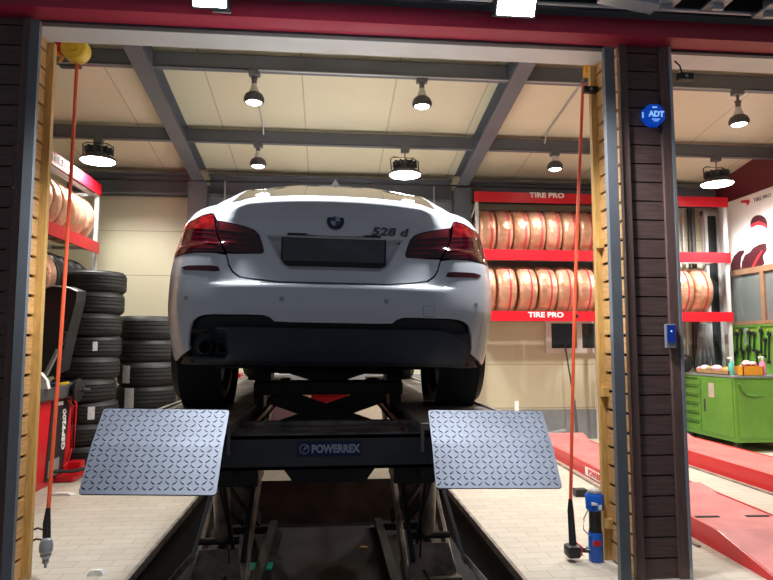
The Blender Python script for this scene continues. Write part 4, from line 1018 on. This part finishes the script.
# ------------------------------------------------------------------ THE CAR
car = thing('white_sedan', 'white four-door sedan raised on the lift, seen from behind', 'car', (.02, 2.93, DZ+.002))
ROLL = math.radians(.9)
car.rotation_euler = (0, ROLL, 0)
bpy.context.view_layer.update()
CM = car.matrix_world.copy(); CI = CM.inverted()
def herm(tab, x):
    if x <= tab[0][0]: return tab[0][1]
    if x >= tab[-1][0]: return tab[-1][1]
    for i in range(len(tab)-1):
        if tab[i][0] <= x <= tab[i+1][0]: break
    (x0, y0), (x1, y1) = tab[i], tab[i+1]; h = x1-x0
    d = (y1-y0)/h
    def sl(k):
        if k <= 0 or k >= len(tab)-1: return None
        a = (tab[k][1]-tab[k-1][1])/(tab[k][0]-tab[k-1][0]); b = (tab[k+1][1]-tab[k][1])/(tab[k+1][0]-tab[k][0])
        return 0 if a*b <= 0 else 2*a*b/(a+b)
    m0 = sl(i); m1 = sl(i+1); m0 = d if m0 is None else m0; m1 = d if m1 is None else m1
    t = (x-x0)/h
    return (2*t**3-3*t*t+1)*y0+(t**3-2*t*t+t)*h*m0+(-2*t**3+3*t*t)*y1+(t**3-t*t)*h*m1
WT = [(.15, .80), (.24, .835), (.33, .852), (.45, .868), (.555, .878), (.68, .876), (.80, .862), (.86, .848), (.90, .838), (.97, .822), (1.03, .79), (1.08, .758), (1.13, .70)]
YC = [(.15, .2), (.22, .14), (.28, .09), (.36, .05), (.45, .022), (.555, .0), (.63, .0), (.650, .006), (.661, .046), (.70, .058), (.8, .072), (.9, .082), (.97, .086), (1.01, .072), (1.04, .052), (1.055, .042), (1.066, .045), (1.082, .062), (1.098, .092), (1.108, .13), (1.114, .2)]
YS = [(.15, .22), (.22, .16), (.28, .11), (.36, .06), (.45, .02), (.55, .0), (.70, .012), (.85, .03), (.875, .055), (.97, .075), (1.02, .095), (1.05, .105), (1.08, .13), (1.10, .16), (1.114, .22)]
def Wf(z): return herm(WT, z)
def ss(a, b, x):
    t = min(max((x-a)/(b-a), 0), 1); return t*t*(3-2*t)
def ysurf(u, z):
    u = min(abs(u), 1.0)
    ze = z+.052*u*u*ss(.8, 1.0, z)
    k = ss(.54, .70, u)
    yc = herm(YC, ze)*(1-k)+herm(YS, ze)*k
    n = 2.9
    d = 1-(max(0, 1-u**n))**(1/n)
    return yc+(.62-yc)*d
def fas(u, z, off=0.0):
    return Vector((u*Wf(z), ysurf(u, z)+off, z))
def fnorm(u, z):
    e = .004
    u = max(-.985, min(.985, u))
    a = fas(u+e, z)-fas(u-e, z); b = fas(u, z+e)-fas(u, z-e)
    n = a.cross(b).normalized()
    if n.y > 0 and abs(n.y) > .02: n = -n
    return n
def hit(px, py):
    o = CI @ Vector((0, 0, H)); d = (CI.to_3x3() @ ray(px, py))
    best = None
    for i in range(900):
        y = -.05+i*.001; t = (y-o.y)/d.y; p = o+d*t
        u = p.x/Wf(p.z)
        if abs(u) <= 1:
            if y >= ysurf(u, p.z): return u, p.z
        q = abs(abs(u)-1)
        if abs(u) > 1 and (best is None or q < best[0]): best = (q, (.999 if u > 0 else -.999), p.z)
        if abs(u) <= 1 and best is None: best = (1, u, p.z)
    return (best[1], best[2]) if best else (.99, .5)
def cuts():
    us = [i*.05 for i in range(-12, 13)]+[s*v for s in (-1, 1) for v in (.65, .69, .73, .77, .81, .84, .87, .90, .925, .945, .96, .972, .982, .99, .995)]
    return us
ZC = [.18+.025*i for i in range(40)]+[.645, .655, .662, 1.03, 1.04, 1.05, 1.055, 1.06, 1.065, 1.07, 1.075, 1.08, 1.085, 1.09, 1.095, 1.10, 1.105, 1.11]
def patch(name, poly, m, parent, off=0.0, thick=.014, label=None, yfun=None, ucuts=None, zcuts=None, mp=None, nm=None):
    """closed panel: polygon in (u,z) cut by a grid and laid on the body surface"""
    mp = mp or (lambda u, z: fas(u, z, off+(yfun(u, z) if yfun else 0)))
    bm = bmesh.new()
    vs = [bm.verts.new((u, z, 0)) for u, z in poly]
    fc = bm.faces.new(vs)
    bmesh.ops.triangulate(bm, faces=[fc])
    for axis, lst in ((0, ucuts or cuts()), (1, zcuts or ZC)):
        lo = min(p[axis] for p in poly); hi = max(p[axis] for p in poly)
        for c in lst:
            if lo+1e-4 < c < hi-1e-4:
                co = (c, 0, 0) if axis == 0 else (0, c, 0); no = (1, 0, 0) if axis == 0 else (0, 1, 0)
                bmesh.ops.bisect_plane(bm, geom=bm.verts[:]+bm.edges[:]+bm.faces[:], plane_co=co, plane_no=no, dist=1e-6)
    bmesh.ops.remove_doubles(bm, verts=bm.verts, dist=1e-5)
    bm.verts.ensure_lookup_table()
    verts, faces, norms = [], [], []
    idx = {}
    def nrm(u, z):
        e = .003
        uu = max(-.99, min(.99, u)) if mp_f else u
        a = mp(uu+e, z)-mp(uu-e, z); b = mp(uu, z+e)-mp(uu, z-e)
        n = a.cross(b)
        if n.length < 1e-12: return Vector((0, -1, 0))
        return n.normalized()
    mp_f = nm is None
    for v in bm.verts:
        idx[v] = len(verts); verts.append(mp(v.co.x, v.co.y)); norms.append(nrm(v.co.x, v.co.y) if nm is None else nm(v.co.x, v.co.y))
    cuv = Vector((0, 0))
    for f_ in bm.faces:
        ids = [idx[v] for v in f_.verts]
        # orient outward
        a, b, c = [verts[i] for i in ids[:3]]
        fn = Vector((0, 0, 0))
        for k in range(len(ids)):
            fn += verts[ids[k]].cross(verts[ids[(k+1) % len(ids)]])
        if fn.dot(norms[ids[0]]) < 0: ids.reverse()
        faces.append(ids)
    for e in bm.edges:
        if len(e.link_faces) == 1:
            a, b = e.verts
            pa, pb = verts[idx[a]], verts[idx[b]]
            na, nb = norms[idx[a]], norms[idx[b]]
            k = len(verts)
            verts += [pa.copy(), pb.copy(), pb-nb*thick, pa-na*thick]
            en = (pb-pa).cross(na)
            if en.length > 1e-9: en.normalize()
            mid_f = e.link_faces[0].calc_center_median()
            outp = mp(mid_f.x, mid_f.y)
            if en.dot((pa+pb)/2-outp) < 0: en = -en
            norms += [en]*4
            faces.append([k, k+1, k+2, k+3] if ((pb-pa).cross(-na)).dot(en) > 0 else [k+3, k+2, k+1, k])
    bm.free()
    me = bpy.data.meshes.new(name); me.from_pydata([tuple(v) for v in verts], [], faces); me.update()
    for p in me.polygons: p.use_smooth = True
    me.normals_split_custom_set_from_vertices([tuple(n) for n in norms])
    me.materials.append(m)
    o = bpy.data.objects.new(name, me); COL.objects.link(o); o.parent = parent
    if label: o['label'] = label
    return o
def R3c(pts): return [(360+x/5.521, 170+y/5.521) for x, y in pts]
def R5c(pts): return [(360+x/5.521, 260+y/5.521) for x, y in pts]
def H_(pts): return [hit(*p) for p in pts]
def mir(p): return [(-u, z) for u, z in p]
def sym(half): return half+[(-u, z) for u, z in reversed(half) if abs(u) > 1e-6]

def ztop(u): return 1.114-.052*u*u
def quarter(half_uz, name, m, **k):
    for s in (1, -1):
        patch(name, half_uz if s > 0 else mir(half_uz), m, car, **k)
# key seam points
seam_top_u = .80
lampsplit = H_(R3c([(508, 318), (497, 400), (449, 489)]))
seam_mid = H_(R3c([(524, 262)]))[0]
lamp_in_top = H_(R3c([(497, 321), (400, 333), (340, 346), (300, 361), (276, 386), (259, 430), (249, 466), (250, 478), (260, 486)]))
lid_low = H_(R3c([(441, 496), (428, 540)]))+H_(R5c([(430, 48), (405, 90), (370, 114), (320, 121)]))
lid_low = [(u, max(z, .667)) for u, z in lid_low]
half = [(0, ztop(0))]+[(u, ztop(u)) for u in (.2, .4, .6, seam_top_u)]+[seam_mid]+lamp_in_top+lid_low+[(.3, .667), (0, .667)]
# number plate recess
def sd_poly(poly, x, y):
    ins = False; d = 9
    n = len(poly)
    for i in range(n):
        x0, y0 = poly[i]; x1, y1 = poly[(i+1) % n]
        if (y0 > y) != (y1 > y) and x < (x1-x0)*(y-y0)/(y1-y0)+x0: ins = not ins
        L = (x1-x0)**2+(y1-y0)**2; t = max(0, min(1, ((x-x0)*(x1-x0)+(y-y0)*(y1-y0))/L))
        d = min(d, math.hypot(x-x0-t*(x1-x0), y-y0-t*(y1-y0)))
    return -d if ins else d
rp = [hit(*p) for p in ((405, 237.5), (395, 256), (388, 268), (380, 272.5), (334, 271.5))]
recess = [(u*Wf(z), z) for u, z in rp]
zrt = hit(334, 236)[1]
recess = [(recess[0][0], zrt)]+recess[1:]
recess = recess[:-1]+[(-x, z) for x, z in reversed(recess[:-1])]
def yrec(u, z):
    d = sd_poly(recess, u*Wf(z), z)
    side = ss(0.004, -.035, d) if False else ss(0, 1, (-d)/.024)
    return .05*side
fu = [i*.0115 for i in range(-52, 53)]+[s*v for s in (-1, 1) for v in (.62, .66, .7, .74, .78, .82)]
fz = sorted(set([.67+.0075*i for i in range(50)]+[1.04+.004*i for i in range(19)]))
patch('trunk_lid', sym(half), M['paint'], car, yfun=yrec, ucuts=fu, zcuts=fz)
# tail lamps
li_poly = lamp_in_top+H_(R3c([(445, 489)]))+list(reversed(lampsplit))[1:]
li_poly = H_(R3c([(495, 322), (400, 335), (342, 348), (302, 363), (279, 387), (262, 431), (252, 466), (253, 476), (262, 484), (443, 487), (490, 400)]))
lo_poly = H_(R3c([(510, 318), (518, 291), (530, 288), (578, 303), (625, 336), (650, 380), (663, 430)]))
sil = [(.995, lo_poly[-1][1]), (.995, hit(450, 259)[1]+.004)]
lo_poly = H_(R3c([(510, 318), (518, 291), (532, 288), (575, 303), (612, 328)]))
zt_l = hit(*R3c([(640, 345)])[0]); zlb = hit(*R3c([(500, 492)])[0])[1]
lo_poly += [(.955, .985), (.98, .955), (1.0, .93), (1.0, zlb+.004)]+H_(R3c([(600, 494), (500, 491), (453, 489), (499, 400)]))
br_poly = H_(R3c([(513, 318), (520, 295), (532, 292), (575, 307), (610, 331)]))+[(.95, .978), (.972, .95)]+H_(R3c([(600, 372), (540, 374), (508, 372)]))
st_poly = H_(R3c([(486, 328), (400, 341), (345, 353), (312, 368), (300, 384), (400, 378), (486, 372)]))
edge_poly = [(.965, .945), (.985, .93), (.995, .92), (.995, zlb+.012), (.962, zlb+.012), (.958, .90)]
for s in (1, -1):
    fl = (lambda p: p) if s > 0 else mir
    li = patch('tail_lamp', fl(li_poly), M['lens'], car, off=-.004, label='inner dark red tail lamp on the trunk lid')
    patch('reversing_strip', fl(st_poly), M['lensmid'], li, off=-.0055, thick=.002)
    for k in range(3):
        y0 = 405+k*27
        patch('light_bar', fl(H_(R3c([(285-k*8, y0), (480-k*8, y0-4), (480-k*8, y0+2), (285-k*8, y0+6)]))), M['lensbar'], li, off=-.0055, thick=.002)
    lo = patch('tail_lamp', fl(lo_poly), M['lens'], car, off=-.004, label='outer red tail lamp wrapping the corner')
    patch('indicator_lens', fl(br_poly), M['lensbright'], lo, off=-.0055, thick=.002, label='bright red upper lens')
    patch('edge_lens', fl(edge_poly), M['lensbright'], lo, off=-.0055, thick=.002, label='bright red outer edge')
    for k in range(4):
        y0 = 388+k*26
        patch('light_bar', fl(H_(R3c([(505-k*8, y0), (560, y0-3), (628, y0+2), (628, y0+11), (560, y0+5), (505-k*8, y0+8)]))), M['lensbar'], lo, off=-.0055, thick=.002)
# quarter shoulders between trunk seam and lamp
q_poly = [(seam_top_u+.008, ztop(.8)), (.86, ztop(.86)), (.92, ztop(.92)), (.97, ztop(.97)), (1.0, ztop(1.0)), (1.0, .938), (.982, .962), (.957, .992)]+list(reversed(H_(R3c([(520, 286), (532, 283), (576, 298), (614, 323)]))))+[(seam_mid[0]+.008, seam_mid[1])]
quarter(q_poly, 'quarter_panel', M['paint'])
# bumper
diff_top = H_(R5c([(0, 352), (90, 352), (178, 351), (200, 331), (235, 319), (320, 319), (400, 322), (500, 325), (545, 331), (582, 345), (603, 366), (612, 395), (617, 430), (617, 490), (611, 519)]))
diff_top[0] = (0, diff_top[1][1])
eu, ez = diff_top[-1]
bump_out = [(1.0, zlb-.004), (1.0, .7), (1.0, .5), (1.0, .38), (.992, .33), (.978, .295), (.955, .272), (max(eu+.02, .93), .285)]
low2 = [(u, z-.004) for u, z in lid_low if z > .66]
bump_half = [(0, .658), (.3, .658)]+[(u+.006, z-.007) for u, z in reversed(lid_low)]+H_(R3c([(500, 497), (600, 500)]))+bump_out+list(reversed(diff_top))
patch('rear_bumper', sym(bump_half), M['paint'], car)
zb = .265
dlow = [(0, zb), (.3, zb), (.6, zb), (.8, zb-.008), (.92, zb-.005)]
hl = list(diff_top)
diff_half = [(u*.995, z-.004) for u, z in hl]+list(reversed(dlow))
mainp = sym(diff_half)
def ydiff(u, z):
    # recessed upper shadow band and exhaust bay
    zt_ = hit_dt; d = 0
    d += .03*ss(zt_+.0, zt_-.02, z)*0
    ex = u*Wf(z)
    r = max(abs(ex+.64)/.115, abs(z-.365)/.055)
    d += .05*(1-ss(.8, 1.25, r))
    # centre panel proud, band above it set back
    d += .022*ss(.435, .445, z)
    return d
hit_dt = diff_top[0][1]
patch('rear_diffuser', mainp, M['blackplastic'], car, off=.012, yfun=ydiff, ucuts=[i*.02 for i in range(-46, 47)]+[-.95, .95], zcuts=[.25+.011*i for i in range(26)], label='black lower bumper insert')
dn = H_(R5c([(0, 386), (120, 386), (380, 388), (470, 392), (600, 470), (606, 512)])); dn[0] = (0, dn[1][1])
patch('diffuser_panel', sym([(u, z) for u, z in dn]+[(.8, .275), (.5, .282), (0, .282)]) if False else sym(dn+[(.8, .278), (.5, .285), (0, .285)]), M['diff'], car, off=.006, thick=.004, yfun=lambda u, z: .045*(1-ss(.8, 1.25, max(abs(u*Wf(z)+.64)/.115, abs(z-.365)/.055))), ucuts=[i*.02 for i in range(-46, 47)])
# reflectors
rf = H_(R5c([(472, 92), (484, 69), (520, 66), (636, 73), (668, 84), (650, 99), (500, 97)]))
for s in (1, -1): patch('bumper_reflector', rf if s > 0 else mir(rf), M['reflector'], car, off=-.003, thick=.004, label='dark red bumper reflector')
# parking sensors, tow cover
for s in (1, -1):
    for px in (145, 641):
        u, z = hit(360+px/5.521, 260+(228 if px < 300 else 246)/5.521)
        c = [(u*s+.012*math.cos(a)/.88, z+.012*math.sin(a)) for a in [k*PI/8 for k in range(16)]]
        patch('parking_sensor', c, M['silver'], car, off=-.0015, thick=.002)
tw = H_(R5c([(350, 254), (412, 254), (412, 314), (350, 312)]))
m_ = [(u, z) for u, z in tw]
ctr = (sum(p[0] for p in tw)/4, sum(p[1] for p in tw)/4)
patch('tow_eye_cover', tw, M['blackplastic'], car, off=-.0006, thick=.001)
patch('tow_eye_cap', [(ctr[0]+(u-ctr[0])*.95, ctr[1]+(z-ctr[1])*.95) for u, z in tw], M['paint'], car, off=-.0016, thick=.001)
# dark inner shell behind the gaps
shell_poly = sym([(0, 1.07), (.5, 1.065), (.8, 1.04), (.95, 1.02), (.975, .93), (.98, .85), (.985, .5), (.96, .32), (.9, .27), (0, .26)])
patch('inner_shell', shell_poly, M['under'], car, off=.10, thick=.002)
# plate
np0 = CI @ at(280.5, 265, Y=3.03); np1 = CI @ at(386.5, 238, Y=3.03)
yp = ysurf(0, .83)+.05-.012
cx = 0.0; hwp = (np1.x-np0.x)/2; zc = (np0.z+np1.z)/2
cx = (np0.x+np1.x)/2
pf = MB().box((cx, yp, zc), (2*hwp, .02, np1.z-np0.z), bev=.006).build('plate_frame', M['blackplastic'], car)
MB().box((cx, yp-.011, zc+.006), (2*hwp-.02, .004, (np1.z-np0.z)-.036)).build('number_plate', M['plate'], pf)
MB().b2((cx-hwp+.03, yp-.03, np1.z-.004), (cx+hwp-.03, yp+.02, np1.z+.008), ).build('handle_strip', M['blackplastic'], car)
# emblem
u, z = hit(335.5, 221.5); e0 = fas(u, z); n0 = fnorm(u, z)
em = bpy.data.objects.new('emblem', None); COL.objects.link(em); em.parent = car; em.location = e0
em.rotation_euler = n0.to_track_quat('Y', 'Z').to_euler() if False else Vector((0, -1, .05)).normalized().to_track_quat('-Y', 'Z').to_euler()
MB().lathe([(0, -.006), (.039, -.006), (.041, -.003), (.041, .004)], 40, 'Y').build('emblem_ring', M['black'], em, smooth=True)
MB().lathe([(.0385, -.0065), (.0425, -.006), (.0430, .003), (.0410, .004)], 40, 'Y').build('chrome_rim', M['darkchrome'], em, smooth=True)
for k in range(4):
    a0 = k*PI/2
    pts = [(0, 0)]+[(.0245*math.cos(a0+i*PI/20), .0245*math.sin(a0+i*PI/20)) for i in range(11)]
    MB().prism(pts, lambda a, b: (a, -.006, b), lambda a, b: (a, -.0085, b)).build('emblem_quadrant', M['lwhite'] if k % 2 == 0 else M['lblue'], em)
for ch, a in (('B', 2.25), ('M', PI/2), ('W', .9)):
    text(ch, 'lettering', M['lwhite'], em, (.032*math.cos(a), -.0075, .032*math.sin(a)), (PI/2, a-PI/2, 0), .014, ext=.0008)
# model badge
u, z = hit(389.5, 232.5); e1 = fas(u, z)
o = text('528 d', 'model_badge', M['darkchrome'], car, e1+Vector((0, -.002, 0)), (PI/2, 0, math.atan2(ysurf(u+.05, z)-ysurf(u-.05, z), .1*Wf(z))), .055, 1.45, ext=.003, bold=.0015, shear=.15)
# exhaust tips
for px in (206, 224.5):
    c = CI @ at(px, 347, Y=3.07)
    MB().lathe([(.028, -.02), (.034, -.02), (.037, -.012), (.037, .12), (.03, .12), (.029, .0)], 28, 'Y', c=c, close=True).build('exhaust_tip', M['exhaust'], car, smooth=True)
# body sides
AR = .372; RYW = 1.02; FYW = RYW+2.968; WZ = .33
def sW(y, z):
    k = 1.0
    if y > 3.9: k = 1-.12*((y-3.9)/.95)**2.2
    fl = .012*math.exp(-((y-RYW)/.35)**2)*ss(.3, .6, z)*ss(.95, .7, z)
    return Wf(min(z, 1.04))*k+fl
def belt(y):
    return 1.037-.012*(y-.62) if y < 3.0 else 1.008-.17*((y-3.0)/1.7)**1.6
def arch(yc, a0=200, a1=-20, n=24):
    out = []
    for i in range(n+1):
        a = math.radians(a0+(a1-a0)*i/n); out.append((yc+AR*math.cos(a), WZ+AR*math.sin(a)))
    return out
side = [(.62, .335)]
side += arch(RYW, 179, -18) + arch(FYW, 198, -18) + [(4.82, .22)]
side += [(y, belt(y)) for y in (4.82, 4.6, 4.3, 4.0, 3.6, 3.2, 2.8, 2.3, 1.8, 1.3, .9, .62)]
yc_ = [.62+.09*i for i in range(48)]
for s in (1, -1):
    mpf = lambda y, z, s=s: Vector((s*sW(y, z), y, z))
    def nmf(y, z, s=s, mpf=mpf):
        e = .004; a = mpf(y+e, z)-mpf(y-e, z); b = mpf(y, z+e)-mpf(y, z-e); n = a.cross(b).normalized()
        return n if n.x*s > 0 else -n
    patch('side_panel', side, M['paint'], car, mp=mpf, nm=nmf, ucuts=yc_, zcuts=ZC, label='white side panel')
    for yy in (1.62, 2.62):
        MB().tube([(s*(sW(yy, z)+.001), yy+(.25*(1.0-z)/.7 if yy < 2 and z < .6 else 0), z) for z in (.28, .4, .55, .7, .85, 1.0)], .003, 6).build('door_seam', M['under'], car)
        MB().box((s*(sW(yy, .85)+.012), yy+.2, .86), (.02, .2, .025), bev=.006).build('door_handle', M['paint'], car)
# upper surfaces
def gridp(name, Pf, nu, nv, m, label=None, flip=False, th=.008):
    bm = bmesh.new(); g = [[bm.verts.new(Pf(i/nu, j/nv)) for i in range(nu+1)] for j in range(nv+1)]
    for a, b in zip(g, g[1:]):
        for i in range(nu):
            try: bm.faces.new((a[i], a[i+1], b[i+1], b[i]))
            except Exception: pass
    bmesh.ops.recalc_face_normals(bm, faces=bm.faces)
    me = bpy.data.meshes.new(name); bm.to_mesh(me); bm.free(); me.materials.append(m)
    for p in me.polygons: p.use_smooth = True
    o = bpy.data.objects.new(name, me); COL.objects.link(o); o.parent = car
    md = o.modifiers.new('s', 'SOLIDIFY'); md.thickness = th; md.offset = 0
    if label: o['label'] = label
    return o
def lerp(a, b, t): return a+(b-a)*t
def deck(u, v):
    uu = -1+2*u
    a = fas(uu, ztop(uu)); b = Vector((uu*sW(.75, 1.04), .75-.10*(1-uu*uu), 1.135-.10*abs(uu)**3))
    p = a.lerp(b, v); p.z += .012*math.sin(PI*v)*(1-abs(uu)**4); return p
gridp('trunk_deck', deck, 30, 8, M['paint'])
# outline curves of greenhouse (right side), x,y,z
pil_o = [(.735, .62, 1.05), (.695, .74, 1.17), (.65, .98, 1.275), (.61, 1.22, 1.36), (.585, 1.42, 1.39)]
pil_i = [(.665, .58, 1.10), (.635, .76, 1.20), (.60, .98, 1.305), (.57, 1.18, 1.38), (.55, 1.30, 1.405)]
def cv(tab, t):
    n = len(tab)-1; i = min(int(t*n), n-1); f_ = t*n-i
    return Vector([herm([(k, tab[k][c]) for k in range(n+1)], t*n) for c in range(3)])
def rearwin(u, v):
    uu = -1+2*u; e = cv(pil_i, v)
    zc_ = lerp(1.12, 1.442, v**.92); y_ = lerp(.50, 1.22, v)
    w = 1-abs(uu)**2.4
    return Vector((uu*e.x, lerp(e.y, y_, w), lerp(e.z, zc_, w)))
gridp('rear_window', rearwin, 30, 14, M['glass'], 'dark tinted rear window', th=.005)
for s in (1, -1):
    gridp('roof_pillar', lambda u, v, s=s: (lambda p: Vector((p.x*s, p.y, p.z)))(cv(pil_i, v).lerp(cv(pil_o, v), u)), 4, 14, M['paint'])
def roof(u, v):
    uu = -1+2*u; y_ = lerp(1.22, 2.75, v)+(.20*abs(uu)**2.4*(1-v)); w = 1-abs(uu)**2.4
    xw_ = lerp(.55, .585, ss(0, .15, v))+.02*math.sin(PI*v)
    zc_ = 1.442+.01*ss(0,.4,v)-.10*max(0, v-.35)**2; ze_ = lerp(1.405, 1.385, ss(0, .3, v))-.04*v*v
    return Vector((uu*xw_, y_, lerp(ze_, zc_, w)))
gridp('roof', roof, 28, 12, M['paint'])
def wind(u, v):
    uu = -1+2*u; y_ = lerp(2.75, 3.62, v)-.12*uu*uu*v; w = 1-abs(uu)**2.4
    return Vector((uu*lerp(.575, .70, v), y_, lerp(lerp(1.35, 1.44, w), lerp(.98, 1.0, w), v)))
gridp('windscreen', wind, 20, 8, M['glass'])
def hood(u, v):
    uu = -1+2*u; y_ = lerp(3.55, 4.86, v)-.15*uu*uu*v
    return Vector((uu*sW(min(y_, 4.8), belt(min(y_, 4.7))), y_-.0, lerp(1.02, .78, v**1.6)-.05*uu*uu*(1-v*.6)))
gridp('bonnet', hood, 18, 10, M['paint'])
for s in (1, -1):
    base = [(sW(y, 1.03)-.02, y, belt(y)) for y in (.75, 1.1, 1.6, 2.1, 2.6, 3.1, 3.45)]
    topc = [(.585, 1.42, 1.39), (.575, 1.5, 1.39), (.59, 1.7, 1.385), (.595, 2.1, 1.38), (.59, 2.5, 1.365), (.585, 2.75, 1.35), (.66, 3.3, 1.12)]
    gridp('side_glass', lambda u, v, s=s: (lambda p: Vector((p.x*s, p.y, p.z)))(cv(base, u).lerp(cv(topc, u), v)), 20, 5, M['glass'], th=.005)
# front end + underbody
MB().prism([(-.74, .2), (.74, .2), (.78, .5), (.74, .80), (-.74, .80), (-.78, .5)], lambda a, b: (a, 4.74, b), lambda a, b: (a*.9, 4.88, b*.97+.01)).build('front_bumper', M['paint'], car, smooth=True)
ub = MB().b2((-.60, .55, .26), (.60, 4.7, .34)).b2((-.72, 1.5, .2), (.72, 3.5, .32)).b2((-.70, .25, .27), (.70, .7, .42))
ub.b2((-.45, .95, .19), (.45, 1.15, .30)).b2((-.35, 1.3, .17), (-.2, 3.2, .28))
ub.build('underbody', M['under'], car)
MB().b2((-.62, .3, .24), (-.22, .62, .36), bev=.04).cyl((-.3, .6, .28), (-.2, 1.5, .24), .03).build('muffler', M['under'], car, smooth=True)
MB().b2((.1, .9, .20), (.30, 1.1, .3)).cyl((-.5, 1.02, .33), (.5, 1.02, .33), .05).sphere((0, 1.02, .30), .12, (1, 1.2, .85)).build('rear_axle', M['under'], car, smooth=True)
# wheel arches liners
for s in (1, -1):
    for yy in (RYW, FYW):
        MB().lathe([(AR+.005, s*.62), (AR+.005, s*.86)], 40, 'X', c=(0, yy, WZ)).build('arch_liner', M['under'], car, smooth=True)
        MB().b2((s*.56, yy-.36, .33), (s*.62, yy+.36, .72)).build('arch_wall', M['under'], car)
# shark fin antenna
fn = MB(); fz_ = 1.448
fn.prism([(1.26, fz_-.01), (1.29, fz_+.05), (1.31, fz_+.065), (1.33, fz_+.055), (1.48, fz_-.01)], lambda a, b: (-.006 if b > fz_+.02 else -.045, a, b), lambda a, b: (.006 if b > fz_+.02 else .045, a, b))
fn.build('antenna_fin', M['paint'], car, smooth=False)
# wheels
for yy in (RYW, FYW):
    for s in (1, -1):
        wr = .33
        w_ = tyre_mb(wr, .265, 'X', 80, .003).build('wheel', M['rubber2'], car, smooth=True, angle=28)
        w_.location = (s*.782, yy, wr+.0)
        rm = MB().lathe([(.0, s*.06), (.05, s*.065), (.06, s*.05), (.17, s*.075), (.205, s*.10), (.215, s*.12), (.21, -s*.10), (.0, -s*.1)], 40, 'X').build('alloy_rim', M['liftdark'], w_, smooth=True)
        sp = MB()
        for k in range(10):
            a = k*PI/5; sp.bar((s*.07, .03*math.cos(a), .03*math.sin(a)), (s*.11, .20*math.cos(a), .20*math.sin(a)), .03, .02)
        sp.build('wheel_spokes', M['silver'], rm)
# mirrors
for s in (1, -1):
    MB().box((s*.97, 3.05, 1.04), (.18, .10, .13), bev=.035).bar((s*.86, 3.07, 1.0), (s*.92, 3.06, 1.02), .04, .03).build('door_mirror', M['paint'], car, smooth=True)

# ------------------------------------------------------------------ light outside + world
wd = bpy.data.worlds.new('world'); SC.world = wd; wd.use_nodes = True
bg = wd.node_tree.nodes['Background']; bg.inputs[0].default_value = (.62, .68, .82, 1); bg.inputs[1].default_value = .155
def area(name, loc, rot, sx, sy, e, col):
    l = bpy.data.lights.new(name, 'AREA'); l.shape = 'RECTANGLE'; l.size = sx; l.size_y = sy; l.energy = e; l.color = col
    o = bpy.data.objects.new(name, l); COL.objects.link(o); o.location = loc; o.rotation_euler = rot; return o
for px in (211, 514):
    p = at(px, 2, Y=3.14)
    l = bpy.data.lights.new('floodlight_beam', 'SPOT'); l.energy = 260; l.color = (.88, .93, 1); l.spot_size = 2.6; l.spot_blend = .6; l.shadow_soft_size = .12
    o = bpy.data.objects.new('floodlight_beam', l); COL.objects.link(o); o.location = (p.x, 3.17, p.z-.05); o.rotation_euler = (-.25, 0, 0)

vs_ = SC.view_settings
SC.display_settings.display_device = 'sRGB'
vs_.view_transform = 'Standard'; vs_.look = 'None'; vs_.exposure = 0.12; vs_.gamma = 1; vs_.use_curve_mapping = False
SC.cycles.max_bounces = 8; SC.cycles.diffuse_bounces = 5; SC.cycles.use_denoising = True
SC.cycles.sample_clamp_indirect = 6
